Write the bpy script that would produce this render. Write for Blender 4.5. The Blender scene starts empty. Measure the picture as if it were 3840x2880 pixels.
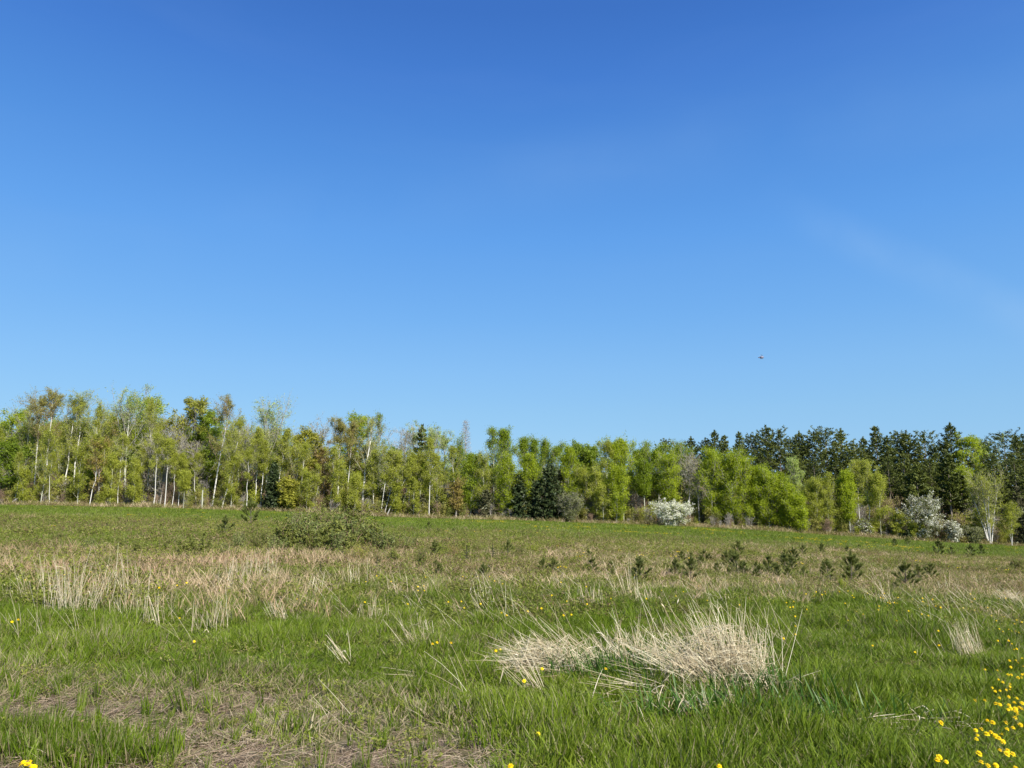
import bpy, math
import numpy as np

# ------------------------------------------------------------------ camera, sky, sun, exposure
scene = bpy.context.scene
CAM_H = 1.6
FPX = 2773.0            # focal length in pixels of the 3840 px wide photograph
PITCH = math.radians(8.41)
cam_data = bpy.data.cameras.new("camera")
cam_data.lens = 26.0
cam_data.sensor_width = 36.0
cam_data.clip_start = 0.05
cam_data.clip_end = 6000.0
cam = bpy.data.objects.new("camera", cam_data)
scene.collection.objects.link(cam)
cam.location = (0.0, 0.0, CAM_H)
cam.rotation_euler = (math.radians(90) + PITCH, 0.0, 0.0)
scene.camera = cam

SUN_AZ = math.radians(142.0)     # clockwise from +Y: behind the camera, to its right
SUN_EL = math.radians(40.0)
world = bpy.data.worlds.new("World")
scene.world = world
world.use_nodes = True
wn, wl = world.node_tree.nodes, world.node_tree.links
for n in list(wn):
    wn.remove(n)
w_out = wn.new("ShaderNodeOutputWorld")
w_bg = wn.new("ShaderNodeBackground")
w_sky = wn.new("ShaderNodeTexSky")
w_sky.sky_type = 'NISHITA'
w_sky.sun_disc = False
w_sky.sun_elevation = SUN_EL
w_sky.sun_rotation = SUN_AZ
w_sky.altitude = 250.0
w_sky.air_density = 1.0
w_sky.dust_density = 0.35
w_sky.ozone_density = 2.0
w_bg.inputs['Strength'].default_value = 0.055
# a phone camera renders the clear sky a little more saturated than the raw spectrum
w_hsv = wn.new("ShaderNodeHueSaturation")
w_hsv.inputs['Saturation'].default_value = 1.14
w_hsv.inputs['Value'].default_value = 1.0
# very thin cirrus streaks
w_tc = wn.new("ShaderNodeTexCoord")
w_map = wn.new("ShaderNodeMapping")
w_map.inputs['Rotation'].default_value = (0.15, 0.62, 0.3)
w_map.inputs['Scale'].default_value = (1.2, 1.2, 7.0)
w_noi = wn.new("ShaderNodeTexNoise")
w_noi.inputs['Scale'].default_value = 1.6
w_noi.inputs['Detail'].default_value = 7.0
w_noi.inputs['Roughness'].default_value = 0.55
w_noi.inputs['Distortion'].default_value = 0.6
w_rmp = wn.new("ShaderNodeMapRange")
w_rmp.inputs['From Min'].default_value = 0.47
w_rmp.inputs['From Max'].default_value = 0.85
w_rmp.inputs['To Min'].default_value = 0.0
w_rmp.inputs['To Max'].default_value = 0.05
w_mix = wn.new("ShaderNodeMix")
w_mix.data_type = 'RGBA'
w_mix.inputs['B'].default_value = (3.6, 5.4, 8.6, 1.0)
# clear-air gradient of a deep blue spring sky over elevation, blended with the physical sky
w_sep = wn.new("ShaderNodeSeparateXYZ")
w_grad = wn.new("ShaderNodeValToRGB")
_el = w_grad.color_ramp.elements
_g = [(0.0, (.28, .62, 1.02)), (.107, (.28, .608, 1.01)), (.16, (.255, .585, 1.05)), (.23, (.195, .52, 1.06)), (.332, (.135, .435, 1.04)),
      (.424, (.092, .34, .93)), (.51, (.062, .25, .82)), (.574, (.048, .20, .71)), (.8, (.038, .15, .60)), (1.0, (.033, .136, .55))]
for _i, (_p, _c) in enumerate(_g):
    _e2 = _el[_i] if _i < 2 else _el.new(_p)
    _e2.position = _p
    _e2.color = (_c[0] / 1.2, _c[1] / 1.2, _c[2] / 1.2, 1)
w_mul = wn.new("ShaderNodeVectorMath")
w_mul.operation = 'SCALE'
w_mul.inputs['Scale'].default_value = 12.0
w_mix2 = wn.new("ShaderNodeMix")
w_mix2.data_type = 'RGBA'
w_mix2.inputs['Factor'].default_value = 0.7
wl.new(w_sky.outputs['Color'], w_hsv.inputs['Color'])
wl.new(w_tc.outputs['Generated'], w_sep.inputs[0])
wl.new(w_sep.outputs['Z'], w_grad.inputs['Fac'])
wl.new(w_grad.outputs['Color'], w_mul.inputs[0])
wl.new(w_hsv.outputs['Color'], w_mix2.inputs['A'])
wl.new(w_mul.outputs[0], w_mix2.inputs['B'])
wl.new(w_tc.outputs['Generated'], w_map.inputs['Vector'])
wl.new(w_map.outputs['Vector'], w_noi.inputs['Vector'])
wl.new(w_noi.outputs['Fac'], w_rmp.inputs['Value'])
wl.new(w_rmp.outputs['Result'], w_mix.inputs['Factor'])
wl.new(w_mix2.outputs['Result'], w_mix.inputs['A'])
# two long thin veils of cirrus, each lying along a great circle
w_last = w_mix.outputs['Result']
for _n, _w, _amt, _x0, _x1 in (((-0.3876, 0.4667, -0.795), 0.035, 0.36, 0.30, 0.44), ((0.163, 0.3999, -0.9019), 0.07, 0.06, -2.0, -1.5)):
    _d = wn.new("ShaderNodeVectorMath"); _d.operation = 'DOT_PRODUCT'
    _d.inputs[1].default_value = _n
    _a = wn.new("ShaderNodeMath"); _a.operation = 'ABSOLUTE'
    _m = wn.new("ShaderNodeMapRange"); _m.interpolation_type = 'SMOOTHSTEP'
    _m.inputs['From Min'].default_value = _w; _m.inputs['From Max'].default_value = 0.0
    _m.inputs['To Min'].default_value = 0.0; _m.inputs['To Max'].default_value = _amt
    _k = wn.new("ShaderNodeTexNoise"); _k.inputs['Scale'].default_value = 5.0; _k.inputs['Detail'].default_value = 6.0
    _r = wn.new("ShaderNodeMapRange")
    _r.inputs['From Min'].default_value = 0.34; _r.inputs['From Max'].default_value = 0.72
    _x = wn.new("ShaderNodeMath"); _x.operation = 'MULTIPLY'
    _c = wn.new("ShaderNodeMix"); _c.data_type = 'RGBA'; _c.inputs['B'].default_value = (4.4, 6.6, 9.4, 1.0)
    wl.new(w_tc.outputs['Generated'], _d.inputs[0]); wl.new(_d.outputs['Value'], _a.inputs[0]); wl.new(_a.outputs[0], _m.inputs['Value'])
    wl.new(w_tc.outputs['Generated'], _k.inputs['Vector']); wl.new(_k.outputs['Fac'], _r.inputs['Value'])
    _s = wn.new("ShaderNodeSeparateXYZ"); _e3 = wn.new("ShaderNodeMapRange"); _e3.interpolation_type = 'SMOOTHSTEP'
    _e3.inputs['From Min'].default_value = _x0; _e3.inputs['From Max'].default_value = _x1
    _y = wn.new("ShaderNodeMath"); _y.operation = 'MULTIPLY'
    wl.new(w_tc.outputs['Generated'], _s.inputs[0]); wl.new(_s.outputs['X'], _e3.inputs['Value'])
    wl.new(_m.outputs[0], _y.inputs[0]); wl.new(_e3.outputs[0], _y.inputs[1])
    wl.new(_y.outputs[0], _x.inputs[0]); wl.new(_r.outputs[0], _x.inputs[1])
    wl.new(_x.outputs[0], _c.inputs['Factor']); wl.new(w_last, _c.inputs['A'])
    w_last = _c.outputs['Result']
wl.new(w_last, w_bg.inputs['Color'])
wl.new(w_bg.outputs['Background'], w_out.inputs['Surface'])

sun_data = bpy.data.lights.new("sun", 'SUN')
sun_data.energy = 5.0
sun_data.angle = math.radians(0.53)
sun_data.color = (1.0, 0.955, 0.87)
sun = bpy.data.objects.new("sun", sun_data)
scene.collection.objects.link(sun)
sun.location = (30, -40, 60)
sun.rotation_euler = (math.radians(90) - SUN_EL, 0.0, math.pi - SUN_AZ)

scene.view_settings.view_transform = 'Standard'
scene.view_settings.look = 'None'
scene.view_settings.exposure = 0.82
scene.view_settings.gamma = 1.0
scene.view_settings.use_curve_mapping = False
scene.cycles.max_bounces = 7
scene.cycles.diffuse_bounces = 3
scene.cycles.transmission_bounces = 5
scene.cycles.transparent_max_bounces = 6

# ------------------------------------------------------------------ helpers
COL = scene.collection
rng = np.random.default_rng(20)


def cam_ray(X, Y):
    """pixel of the 3840x2880 photograph -> direction with y = 1: (x/y, z/y)"""
    u = (np.asarray(X, float) - 1920.0) / FPX
    v = (1440.0 - np.asarray(Y, float)) / FPX
    yy = math.cos(PITCH) - v * math.sin(PITCH)
    zz = math.sin(PITCH) + v * math.cos(PITCH)
    return u / yy, zz / yy


TREE_D = 110.0
_bx = np.array([-600, 0, 600, 1200, 1500, 1900, 2300, 2600, 3000, 3300, 3700, 3840, 4400])
_by = np.array([1893, 1895, 1907, 1926, 1944, 1953, 1966, 1978, 2001, 2022, 2045, 2053, 2060])
_ru, _rz = cam_ray(_bx, _by)
_LZ = CAM_H + TREE_D * _rz


def relief(x, y):
    return (0.030 * np.sin(x * 1.31 + 0.7 * np.sin(y * 0.9)) * np.sin(y * 1.13 + 1.3)
            + 0.05 * np.sin(x * 0.37 + 1.1) * np.sin(y * 0.31 + 0.6 * np.sin(x * 0.2))
            + 0.012 * np.sin(x * 4.3 + y * 2.1) * np.sin(y * 3.7 - x * 1.4))


def height(x, y):
    x = np.asarray(x, float)
    y = np.asarray(y, float)
    ys = np.sqrt(np.maximum(y, 0) ** 2 + 9.0 ** 2)
    u = np.clip(x / ys, -1.0, 1.0)
    zl = np.interp(u, _ru, _LZ)
    g = np.clip(y / TREE_D, 0, 1)
    near = np.clip((y - 1.0) / 5.0, 0, 1)
    far = np.clip((300.0 - y) / 120.0, 0, 1)
    return zl * g + relief(x, y) * near * far + 0.0 * x


def ground_at(X, Y, up=0.0):
    """world point of the terrain (raised by up) seen at a pixel"""
    rx, rz = cam_ray(X, Y)
    lo, hi = 2.0, 150.0
    t = 2.0
    prev = 2.0
    while t < 160:
        z = CAM_H + t * rz
        if z <= float(height(rx * t, t)) + up:
            lo, hi = prev, t
            break
        prev = t
        t *= 1.02
    for _ in range(30):
        m = 0.5 * (lo + hi)
        if CAM_H + m * rz <= float(height(rx * m, m)) + up:
            hi = m
        else:
            lo = m
    return float(rx * hi), float(hi)


def make_mesh(name, V, faces, rnd=None, smooth=False, mats=None):
    """faces: list of int arrays (F,3) or (F,4); rnd: value 0..1 per vertex"""
    me = bpy.data.meshes.new(name)
    V = np.ascontiguousarray(V, dtype=np.float32)
    me.vertices.add(len(V))
    me.vertices.foreach_set('co', V.ravel())
    faces = [f for f in faces if len(f)]
    idx = np.concatenate([f.ravel() for f in faces]).astype(np.int32)
    tot = np.concatenate([np.full(len(f), f.shape[1], np.int32) for f in faces])
    start = np.concatenate([[0], np.cumsum(tot)[:-1]]).astype(np.int32)
    me.loops.add(len(idx))
    me.loops.foreach_set('vertex_index', idx)
    me.polygons.add(len(tot))
    me.polygons.foreach_set('loop_start', start)
    me.polygons.foreach_set('loop_total', tot)
    if smooth:
        me.polygons.foreach_set('use_smooth', np.ones(len(tot), bool))
    if rnd is not None:
        a = me.attributes.new('rnd', 'FLOAT', 'POINT')
        a.data.foreach_set('value', np.ascontiguousarray(rnd, dtype=np.float32))
    me.update(calc_edges=True)
    for m in (mats or []):
        me.materials.append(m)
    return me


class Geo:
    """collects pieces that end up in ONE mesh"""
    def __init__(self):
        self.V, self.F, self.R, self.n = [], [], [], 0

    def add(self, V, F, R):
        self.V.append(V)
        self.F.append(F + self.n)
        self.R.append(R)
        self.n += len(V)

    def mesh(self, name, mat, smooth=False):
        return make_mesh(name, np.concatenate(self.V), self.F, np.concatenate(self.R), smooth, [mat])


def tubes(P, R, k=4, rnd=None):
    """P (B,N,3) centre lines, R (B,N) radii -> V, F(quads), rnd"""
    B, N, _ = P.shape
    d = P[:, -1] - P[:, 0]
    d /= np.linalg.norm(d, axis=1, keepdims=True) + 1e-9
    ref = np.where(np.abs(d[:, 2:3]) > 0.8, np.array([[1.0, 0, 0]]), np.array([[0, 0, 1.0]]))
    a = np.cross(d, ref)
    a /= np.linalg.norm(a, axis=1, keepdims=True) + 1e-9
    b = np.cross(d, a)
    th = np.arange(k) * 2 * math.pi / k
    ring = a[:, None, :] * np.cos(th)[None, :, None] + b[:, None, :] * np.sin(th)[None, :, None]
    V = P[:, :, None, :] + ring[:, None, :, :] * R[:, :, None, None]
    V = V.reshape(-1, 3)
    bi = (np.arange(B) * N * k)[:, None, None]
    ni = (np.arange(N - 1) * k)[None, :, None]
    ki = np.arange(k)[None, None, :]
    kj = (ki + 1) % k
    F = np.stack([bi + ni + ki, bi + ni + kj, bi + ni + k + kj, bi + ni + k + ki], -1).reshape(-1, 4)
    if rnd is None:
        rnd = np.random.default_rng(B).random(B)
    return V, F, np.repeat(rnd, N * k)


def ribbons(P, W, side, rnd):
    """P (B,N,3), W (B,N) half widths, side (B,3)"""
    B, N, _ = P.shape
    L = P - side[:, None, :] * W[:, :, None]
    Rr = P + side[:, None, :] * W[:, :, None]
    V = np.stack([L, Rr], 2).reshape(-1, 3)
    bi = (np.arange(B) * N * 2)[:, None]
    ni = (np.arange(N - 1) * 2)[None, :]
    F = np.stack([bi + ni, bi + ni + 1, bi + ni + 3, bi + ni + 2], -1).reshape(-1, 4)
    return V, F, np.repeat(rnd, N * 2)


def unit(v):
    return v / (np.linalg.norm(v, axis=-1, keepdims=True) + 1e-9)


def curve(O, D, L, bend, s):
    """quadratic curves; O,D,bend (B,3), L (B), s (N) or (B,N) -> (B,N,3)"""
    s = np.asarray(s, float)
    if s.ndim == 1:
        s = np.broadcast_to(s, (len(O), len(s)))
    return O[:, None] + D[:, None] * (L[:, None] * s)[:, :, None] + bend[:, None] * (s ** 2)[:, :, None]


def blades(g, r, n, base, h, lean, width, spread=0.35, segs=3, curl=0.5, dirs=None):
    """n grass blades rooted around base (n,3)"""
    az = r.random(n) * 2 * math.pi
    L = h * (0.55 + 0.6 * r.random(n))
    D = np.stack([np.cos(az) * spread * r.random(n), np.sin(az) * spread * r.random(n), np.ones(n)], 1)
    D[:, 0] += lean[0]
    D[:, 1] += lean[1]
    D = unit(D)
    out = unit(np.stack([D[:, 0] + 0.01, D[:, 1], np.zeros(n)], 1))
    bend = out * (L * curl * r.random(n) ** 1.5)[:, None] - np.array([0, 0, 1.0]) * (L * curl * 0.45 * r.random(n) ** 2)[:, None]
    s = np.linspace(0, 1, segs + 1)
    P = curve(base, D, L, bend, s)
    W = width * (0.6 + 0.8 * r.random(n))[:, None] * np.array([0.75, 1.0, 0.8, 0.12] if segs == 3 else np.linspace(1, 0.1, segs + 1))[None, :]
    a2 = r.random(n) * 2 * math.pi
    side = np.stack([np.cos(a2), np.sin(a2), 0.15 * r.standard_normal(n)], 1)
    V, F, R = ribbons(P, W, unit(side), r.random(n))
    g.add(V, F, R)


def tris(C, size, r, bias=None, bw=0.0, elong=1.0, rnd=None, along=None):
    """little leaf triangles centred on C"""
    n = len(C)
    N = unit(r.standard_normal((n, 3)) + (bias * bw if bias is not None else 0))
    t = r.standard_normal((n, 3)) if along is None else along + 0.45 * r.standard_normal((n, 3))
    t = unit(t - N * (t * N).sum(1, keepdims=True))
    b = np.cross(N, t)
    s = (size * (0.6 + 0.8 * r.random(n)))[:, None]
    V = np.stack([C + t * s * elong, C - t * s * 0.6 * elong + b * s * 0.62, C - t * s * 0.6 * elong - b * s * 0.62], 1).reshape(-1, 3)
    F = np.arange(3 * n).reshape(-1, 3)
    return V, F, np.repeat(r.random(n) if rnd is None else rnd, 3)


def quads(C, size, r, bias=None, bw=0.0, elong=1.0, along=None):
    """little rhombic leaves"""
    n = len(C)
    N = unit(r.standard_normal((n, 3)) + (bias * bw if bias is not None else 0))
    t = r.standard_normal((n, 3)) if along is None else along + 0.4 * r.standard_normal((n, 3))
    t = unit(t - N * (t * N).sum(1, keepdims=True))
    b = np.cross(N, t)
    s = (size * (0.6 + 0.8 * r.random(n)))[:, None]
    V = np.stack([C + t * s * elong, C + b * s * 0.5 + N * s * .1, C - t * s * elong, C - b * s * 0.5 + N * s * .1], 1).reshape(-1, 3)
    return V, np.arange(4 * n).reshape(-1, 4), np.repeat(r.random(n), 4)


# ------------------------------------------------------------------ object helpers
def tag(o, label=None, cat=None, group=None, kind=None):
    if label: o['label'] = label
    if cat: o['category'] = cat
    if group: o['group'] = group
    if kind: o['kind'] = kind
    return o


def obj(name, me, parent=None, loc=None):
    o = bpy.data.objects.new(name, me)
    COL.objects.link(o)
    if parent is not None:
        o.parent = parent
    if loc is not None:
        o.location = loc
    return o


def thing(name, label, cat, loc, rz=0.0, scale=None, group=None):
    o = bpy.data.objects.new(name, None)
    o.empty_display_size = 0.2
    COL.objects.link(o)
    o.location = loc
    o.rotation_euler = (0, 0, rz)
    if scale is not None:
        o.scale = scale if hasattr(scale, '__len__') else (scale,) * 3
    return tag(o, label, cat, group)


# ------------------------------------------------------------------ materials
def new_mat(name):
    m = bpy.data.materials.new(name)
    m.use_nodes = True
    nt = m.node_tree
    for n in list(nt.nodes):
        nt.nodes.remove(n)
    out = nt.nodes.new("ShaderNodeOutputMaterial")
    return m, nt, out


def ramp(nt, cols, fac):
    r = nt.nodes.new("ShaderNodeValToRGB")
    el = r.color_ramp.elements
    while len(el) > 1:
        el.remove(el[-1])
    for i, c in enumerate(cols):
        e = el[0] if i == 0 else el.new(i / (len(cols) - 1))
        e.position = i / (len(cols) - 1)
        e.color = (*c, 1)
    nt.links.new(fac, r.inputs['Fac'])
    return r.outputs['Color']


def math_node(nt, op, a, b=None, c=None, clamp=False):
    n = nt.nodes.new("ShaderNodeMath")
    n.operation = op
    n.use_clamp = clamp
    for i, v in enumerate((a, b, c)):
        if v is None: continue
        if isinstance(v, (int, float)):
            n.inputs[i].default_value = v
        else:
            nt.links.new(v, n.inputs[i])
    return n.outputs[0]


def leafy(nt, out, color, trans=0.35, rough=0.55, spec=0.25, warm=(1.1, 1.15, 0.7)):
    p = nt.nodes.new("ShaderNodeBsdfPrincipled")
    p.inputs['Roughness'].default_value = rough
    p.inputs['Specular IOR Level'].default_value = spec
    nt.links.new(color, p.inputs['Base Color'])
    if trans <= 0:
        nt.links.new(p.outputs[0], out.inputs['Surface'])
        return
    t = nt.nodes.new("ShaderNodeBsdfTranslucent")
    mul = nt.nodes.new("ShaderNodeMix")
    mul.data_type = 'RGBA'
    mul.blend_type = 'MULTIPLY'
    mul.inputs['Factor'].default_value = 1.0
    mul.inputs['B'].default_value = (*warm, 1)
    nt.links.new(color, mul.inputs['A'])
    nt.links.new(mul.outputs['Result'], t.inputs['Color'])
    mx = nt.nodes.new("ShaderNodeMixShader")
    mx.inputs[0].default_value = trans
    nt.links.new(p.outputs[0], mx.inputs[1])
    nt.links.new(t.outputs[0], mx.inputs[2])
    nt.links.new(mx.outputs[0], out.inputs['Surface'])


def leaf_mat(name, cols, trans=0.35, rough=0.55, objvar=0.35, spec=0.25):
    m, nt, out = new_mat(name)
    a = nt.nodes.new("ShaderNodeAttribute"); a.attribute_name = 'rnd'
    oi = nt.nodes.new("ShaderNodeObjectInfo")
    f = math_node(nt, 'MULTIPLY', a.outputs['Fac'], 1 - objvar)
    f = math_node(nt, 'MULTIPLY_ADD', oi.outputs['Random'], objvar, f)
    leafy(nt, out, ramp(nt, cols, f), trans, rough, spec)
    return m


def grass_mat(name, green, dry, trans=0.35):
    """per-instance 'tint' (0 green .. 1 dead) decides how many blades are dead"""
    m, nt, out = new_mat(name)
    a = nt.nodes.new("ShaderNodeAttribute"); a.attribute_name = 'rnd'
    t = nt.nodes.new("ShaderNodeAttribute"); t.attribute_name = 'tint'; t.attribute_type = 'INSTANCER'
    hv = nt.nodes.new("ShaderNodeAttribute"); hv.attribute_name = 'hue'; hv.attribute_type = 'INSTANCER'
    r2 = math_node(nt, 'FRACT', math_node(nt, 'MULTIPLY', a.outputs['Fac'], 7.31))
    f = math_node(nt, 'MULTIPLY_ADD', a.outputs['Fac'], 0.5, math_node(nt, 'MULTIPLY', hv.outputs['Fac'], 0.5))
    g = ramp(nt, green, f)
    d = ramp(nt, dry, f)
    k = math_node(nt, 'SUBTRACT', t.outputs['Fac'], r2)
    k = math_node(nt, 'MULTIPLY_ADD', k, 5.0, 0.5, clamp=True)
    mx = nt.nodes.new("ShaderNodeMix"); mx.data_type = 'RGBA'
    nt.links.new(k, mx.inputs['Factor']); nt.links.new(g, mx.inputs['A']); nt.links.new(d, mx.inputs['B'])
    leafy(nt, out, mx.outputs['Result'], trans, 0.5, 0.14)
    return m


def bark_mat(name, c0, c1, mark=None, scale=6.0, mark_amt=0.5):
    m, nt, out = new_mat(name)
    tc = nt.nodes.new("ShaderNodeTexCoord")
    mp = nt.nodes.new("ShaderNodeMapping")
    mp.inputs['Scale'].default_value = (scale, scale, scale * 0.35)
    nz = nt.nodes.new("ShaderNodeTexNoise")
    nz.inputs['Detail'].default_value = 4
    nt.links.new(tc.outputs['Object'], mp.inputs['Vector'])
    nt.links.new(mp.outputs['Vector'], nz.inputs['Vector'])
    col = ramp(nt, [c0, c1], nz.outputs['Fac'])
    if mark:
        mp2 = nt.nodes.new("ShaderNodeMapping")
        mp2.inputs['Scale'].default_value = (1.5, 1.5, 4.0)
        nz2 = nt.nodes.new("ShaderNodeTexNoise")
        nz2.inputs['Scale'].default_value = 1.4
        nz2.inputs['Detail'].default_value = 3
        nt.links.new(tc.outputs['Object'], mp2.inputs['Vector'])
        nt.links.new(mp2.outputs['Vector'], nz2.inputs['Vector'])
        k = math_node(nt, 'MULTIPLY_ADD', nz2.outputs['Fac'], 12.0, -12.0 * (1 - mark_amt * 0.9), clamp=True)
        mx = nt.nodes.new("ShaderNodeMix"); mx.data_type = 'RGBA'
        nt.links.new(k, mx.inputs['Factor']); nt.links.new(col, mx.inputs['A'])
        mx.inputs['B'].default_value = (*mark, 1)
        col = mx.outputs['Result']
    p = nt.nodes.new("ShaderNodeBsdfPrincipled")
    p.inputs['Roughness'].default_value = 0.8
    p.inputs['Specular IOR Level'].default_value = 0.2
    nt.links.new(col, p.inputs['Base Color'])
    nt.links.new(p.outputs[0], out.inputs['Surface'])
    return m


M = {}
M['birch_bark'] = bark_mat('birch_bark', (.50, .48, .43), (.72, .70, .64), (.05, .045, .04), mark_amt=0.42)
M['aspen_bark'] = bark_mat('aspen_bark', (.30, .31, .23), (.46, .46, .36), (.06, .06, .05), mark_amt=0.40)
M['grey_bark'] = bark_mat('grey_bark', (.22, .20, .17), (.36, .33, .29))
M['dark_bark'] = bark_mat('dark_bark', (.055, .045, .038), (.13, .11, .09))
M['pine_bark'] = bark_mat('pine_bark', (.16, .13, .11), (.30, .25, .21))
M['grey_twig'] = bark_mat('grey_twig', (.27, .245, .21), (.42, .385, .335))
M['olive_twig'] = bark_mat('olive_twig', (.22, .205, .13), (.36, .335, .22))
M['red_twig'] = bark_mat('red_twig', (.22, .15, .10), (.34, .24, .16))
M['dead_wood'] = bark_mat('dead_wood', (.30, .28, .26), (.42, .40, .38))
M['leaf_lime'] = leaf_mat('leaf_lime', [(.21, .265, .014), (.325, .39, .022), (.43, .49, .038)], 0.52)
M['leaf_aspen'] = leaf_mat('leaf_aspen', [(.16, .225, .014), (.25, .325, .020), (.36, .43, .036)], 0.5)
M['leaf_green'] = leaf_mat('leaf_green', [(.12, .18, .014), (.19, .26, .020), (.29, .36, .034)], 0.45)
M['leaf_pale'] = leaf_mat('leaf_pale', [(.25, .31, .08), (.36, .44, .115), (.47, .54, .16)], 0.45)
M['leaf_birch'] = leaf_mat('leaf_birch', [(.25, .275, .036), (.37, .395, .052), (.48, .495, .09)], 0.5)
M['leaf_olive'] = leaf_mat('leaf_olive', [(.22, .205, .055), (.31, .29, .075), (.40, .375, .11)], 0.4)
M['leaf_red'] = leaf_mat('leaf_red', [(.18, .14, .035), (.26, .20, .05), (.33, .27, .06)], 0.30)
M['leaf_gold'] = leaf_mat('leaf_gold', [(.21, .215, .03), (.31, .31, .04), (.39, .355, .055)], 0.42)
M['leaf_bush'] = leaf_mat('leaf_bush', [(.095, .110, .024), (.175, .195, .036), (.28, .30, .07)], 0.30)
M['leaf_bush_light'] = leaf_mat('leaf_bush_light', [(.10, .13, .035), (.17, .20, .055), (.25, .28, .085)], 0.30)
M['leaf_greygreen'] = leaf_mat('leaf_greygreen', [(.11, .125, .045), (.17, .185, .065), (.24, .25, .09)], 0.30)
M['needle_pine'] = leaf_mat('needle_pine', [(.042, .056, .010), (.088, .108, .018), (.170, .190, .034)], 0.18, 0.5)
M['needle_spruce'] = leaf_mat('needle_spruce', [(.020, .032, .013), (.042, .062, .020), (.10, .12, .035)], 0.10, 0.5)
M['needle_brown'] = leaf_mat('needle_brown', [(.06, .07, .03), (.11, .11, .05), (.16, .14, .07)], 0.12, 0.5)
M['needle_sapling'] = leaf_mat('needle_sapling', [(.070, .092, .022), (.130, .158, .034), (.21, .23, .06)], 0.15, 0.45)
M['blossom'] = leaf_mat('blossom', [(.60, .60, .48), (.74, .73, .63), (.82, .81, .74)], 0.35, 0.6)
M['litter'] = leaf_mat('litter', [(.12, .082, .058), (.27, .195, .13), (.50, .41, .29)], 0.1, 0.7, 0.1)
M['straw'] = leaf_mat('straw', [(.46, .35, .21), (.70, .60, .41), (.86, .79, .60)], 0.22, 0.6, 0.05)
M['straw_leaf'] = leaf_mat('straw_leaf', [(.40, .32, .19), (.62, .52, .34), (.78, .70, .53)], 0.30, 0.6, 0.05)
M['dandelion_yellow'] = leaf_mat('dandelion_yellow', [(.80, .52, .004), (.88, .64, .006), (.90, .72, .01)], 0.25, 0.6)
M['dandelion_stem'] = leaf_mat('dandelion_stem', [(.14, .17, .05), (.20, .20, .08)], 0.2)
M['grass_near'] = grass_mat('grass_near',
    [(.056, .100, .007), (.120, .180, .012), (.225, .285, .030)],
    [(.20, .155, .085), (.34, .275, .165), (.50, .43, .29)])
M['grass_far'] = grass_mat('grass_far',
    [(.092, .142, .014), (.150, .208, .020), (.21, .265, .032)],
    [(.23, .17, .10), (.36, .28, .16), (.46, .39, .25)])
M['grass_dry'] = grass_mat('grass_dry',
    [(.12, .135, .035), (.17, .18, .045), (.23, .235, .06)],
    [(.40, .25, .15), (.56, .43, .27), (.72, .62, .42)], 0.28)
M['herb'] = grass_mat('herb',
    [(.105, .135, .020), (.18, .21, .032), (.28, .30, .055)],
    [(.17, .11, .06), (.24, .17, .09), (.32, .25, .14)], 0.3)

# ------------------------------------------------------------------ cover masks (plan view of the meadow)
def vnoise(x, y, sc, seed=0):
    """cheap smooth value noise 0..1"""
    x = np.asarray(x, float) / sc + seed * 17.31
    y = np.asarray(y, float) / sc + seed * 9.17
    xi, yi = np.floor(x).astype(np.int64), np.floor(y).astype(np.int64)
    fx, fy = x - xi, y - yi
    fx, fy = fx * fx * (3 - 2 * fx), fy * fy * (3 - 2 * fy)
    def h(a, b):
        v = (a * 374761393 + b * 668265263 + seed * 1442695) & 0x7fffffff
        v = ((v ^ (v >> 13)) * 1274126177) & 0x7fffffff
        return ((v ^ (v >> 16)) & 0xffff) / 65535.0
    return (h(xi, yi) * (1 - fx) * (1 - fy) + h(xi + 1, yi) * fx * (1 - fy)
            + h(xi, yi + 1) * (1 - fx) * fy + h(xi + 1, yi + 1) * fx * fy)


def fnoise(x, y, sc, seed=0):
    return (vnoise(x, y, sc, seed) * .55 + vnoise(x, y, sc * .45, seed + 1) * .3 + vnoise(x, y, sc * .2, seed + 2) * .15)


def sstep(a, b, v):
    t = np.clip((v - a) / (b - a), 0, 1)
    return t * t * (3 - 2 * t)


# edge between the worn track side (near left) and the lush grass
_e = np.array([ground_at(X, Y) for X, Y in ((-300, 2590), (0, 2600), (400, 2610), (800, 2590), (1100, 2630), (1500, 2710), (1720, 2800), (1880, 2950))])
_tuft = np.array([ground_at(X, Y) for X, Y in ((30, 2780), (190, 2800), (360, 2850))])


def bare(x, y):
    """1 on bare soil, 0 in full turf"""
    ye = np.interp(x, _e[:, 0], _e[:, 1], right=1.0)
    b = sstep(-0.45, 0.35, ye - y + 0.5 * (fnoise(x, y, 0.7, 3) - .5))
    b = b * sstep(0.33, 0.55, fnoise(x, y, 0.6, 5) + .08)
    for tx, ty in _tuft:
        b = b * (1 - np.exp(-(((x - tx) / .30) ** 2 + ((y - ty) / .15) ** 2)))
    return b


def dry(x, y):
    """1 in the brown dead-grass belt, 0 in green grass"""
    u = x / np.maximum(y, 4.0)
    n = fnoise(x, y, 5.5, 11) - .5
    n2 = fnoise(x, y, 1.3, 21) - .5
    start = np.interp(u, [-.7, -.3, 0, .25, .45, .7], [13.6, 13.2, 14.0, 14.5, 16.0, 14.5])
    end = np.interp(u, [-.7, -.45, -.3, 0, .3, .7], [22, 21, 27, 38, 42, 50])
    d = sstep(-2.6, 2.2, y - start + n * 8 + n2 * 4) * (1 - sstep(-8, 7, y - end + n * 18))
    d = d * np.clip(.90 + 1.9 * n + 1.4 * n2, 0, 1.2)
    near = .07 + .35 * sstep(.62, .8, fnoise(x, y, 1.5, 31))
    return np.clip(np.maximum(d, near * (1 - sstep(60, 80, y))), 0, 1)


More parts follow.
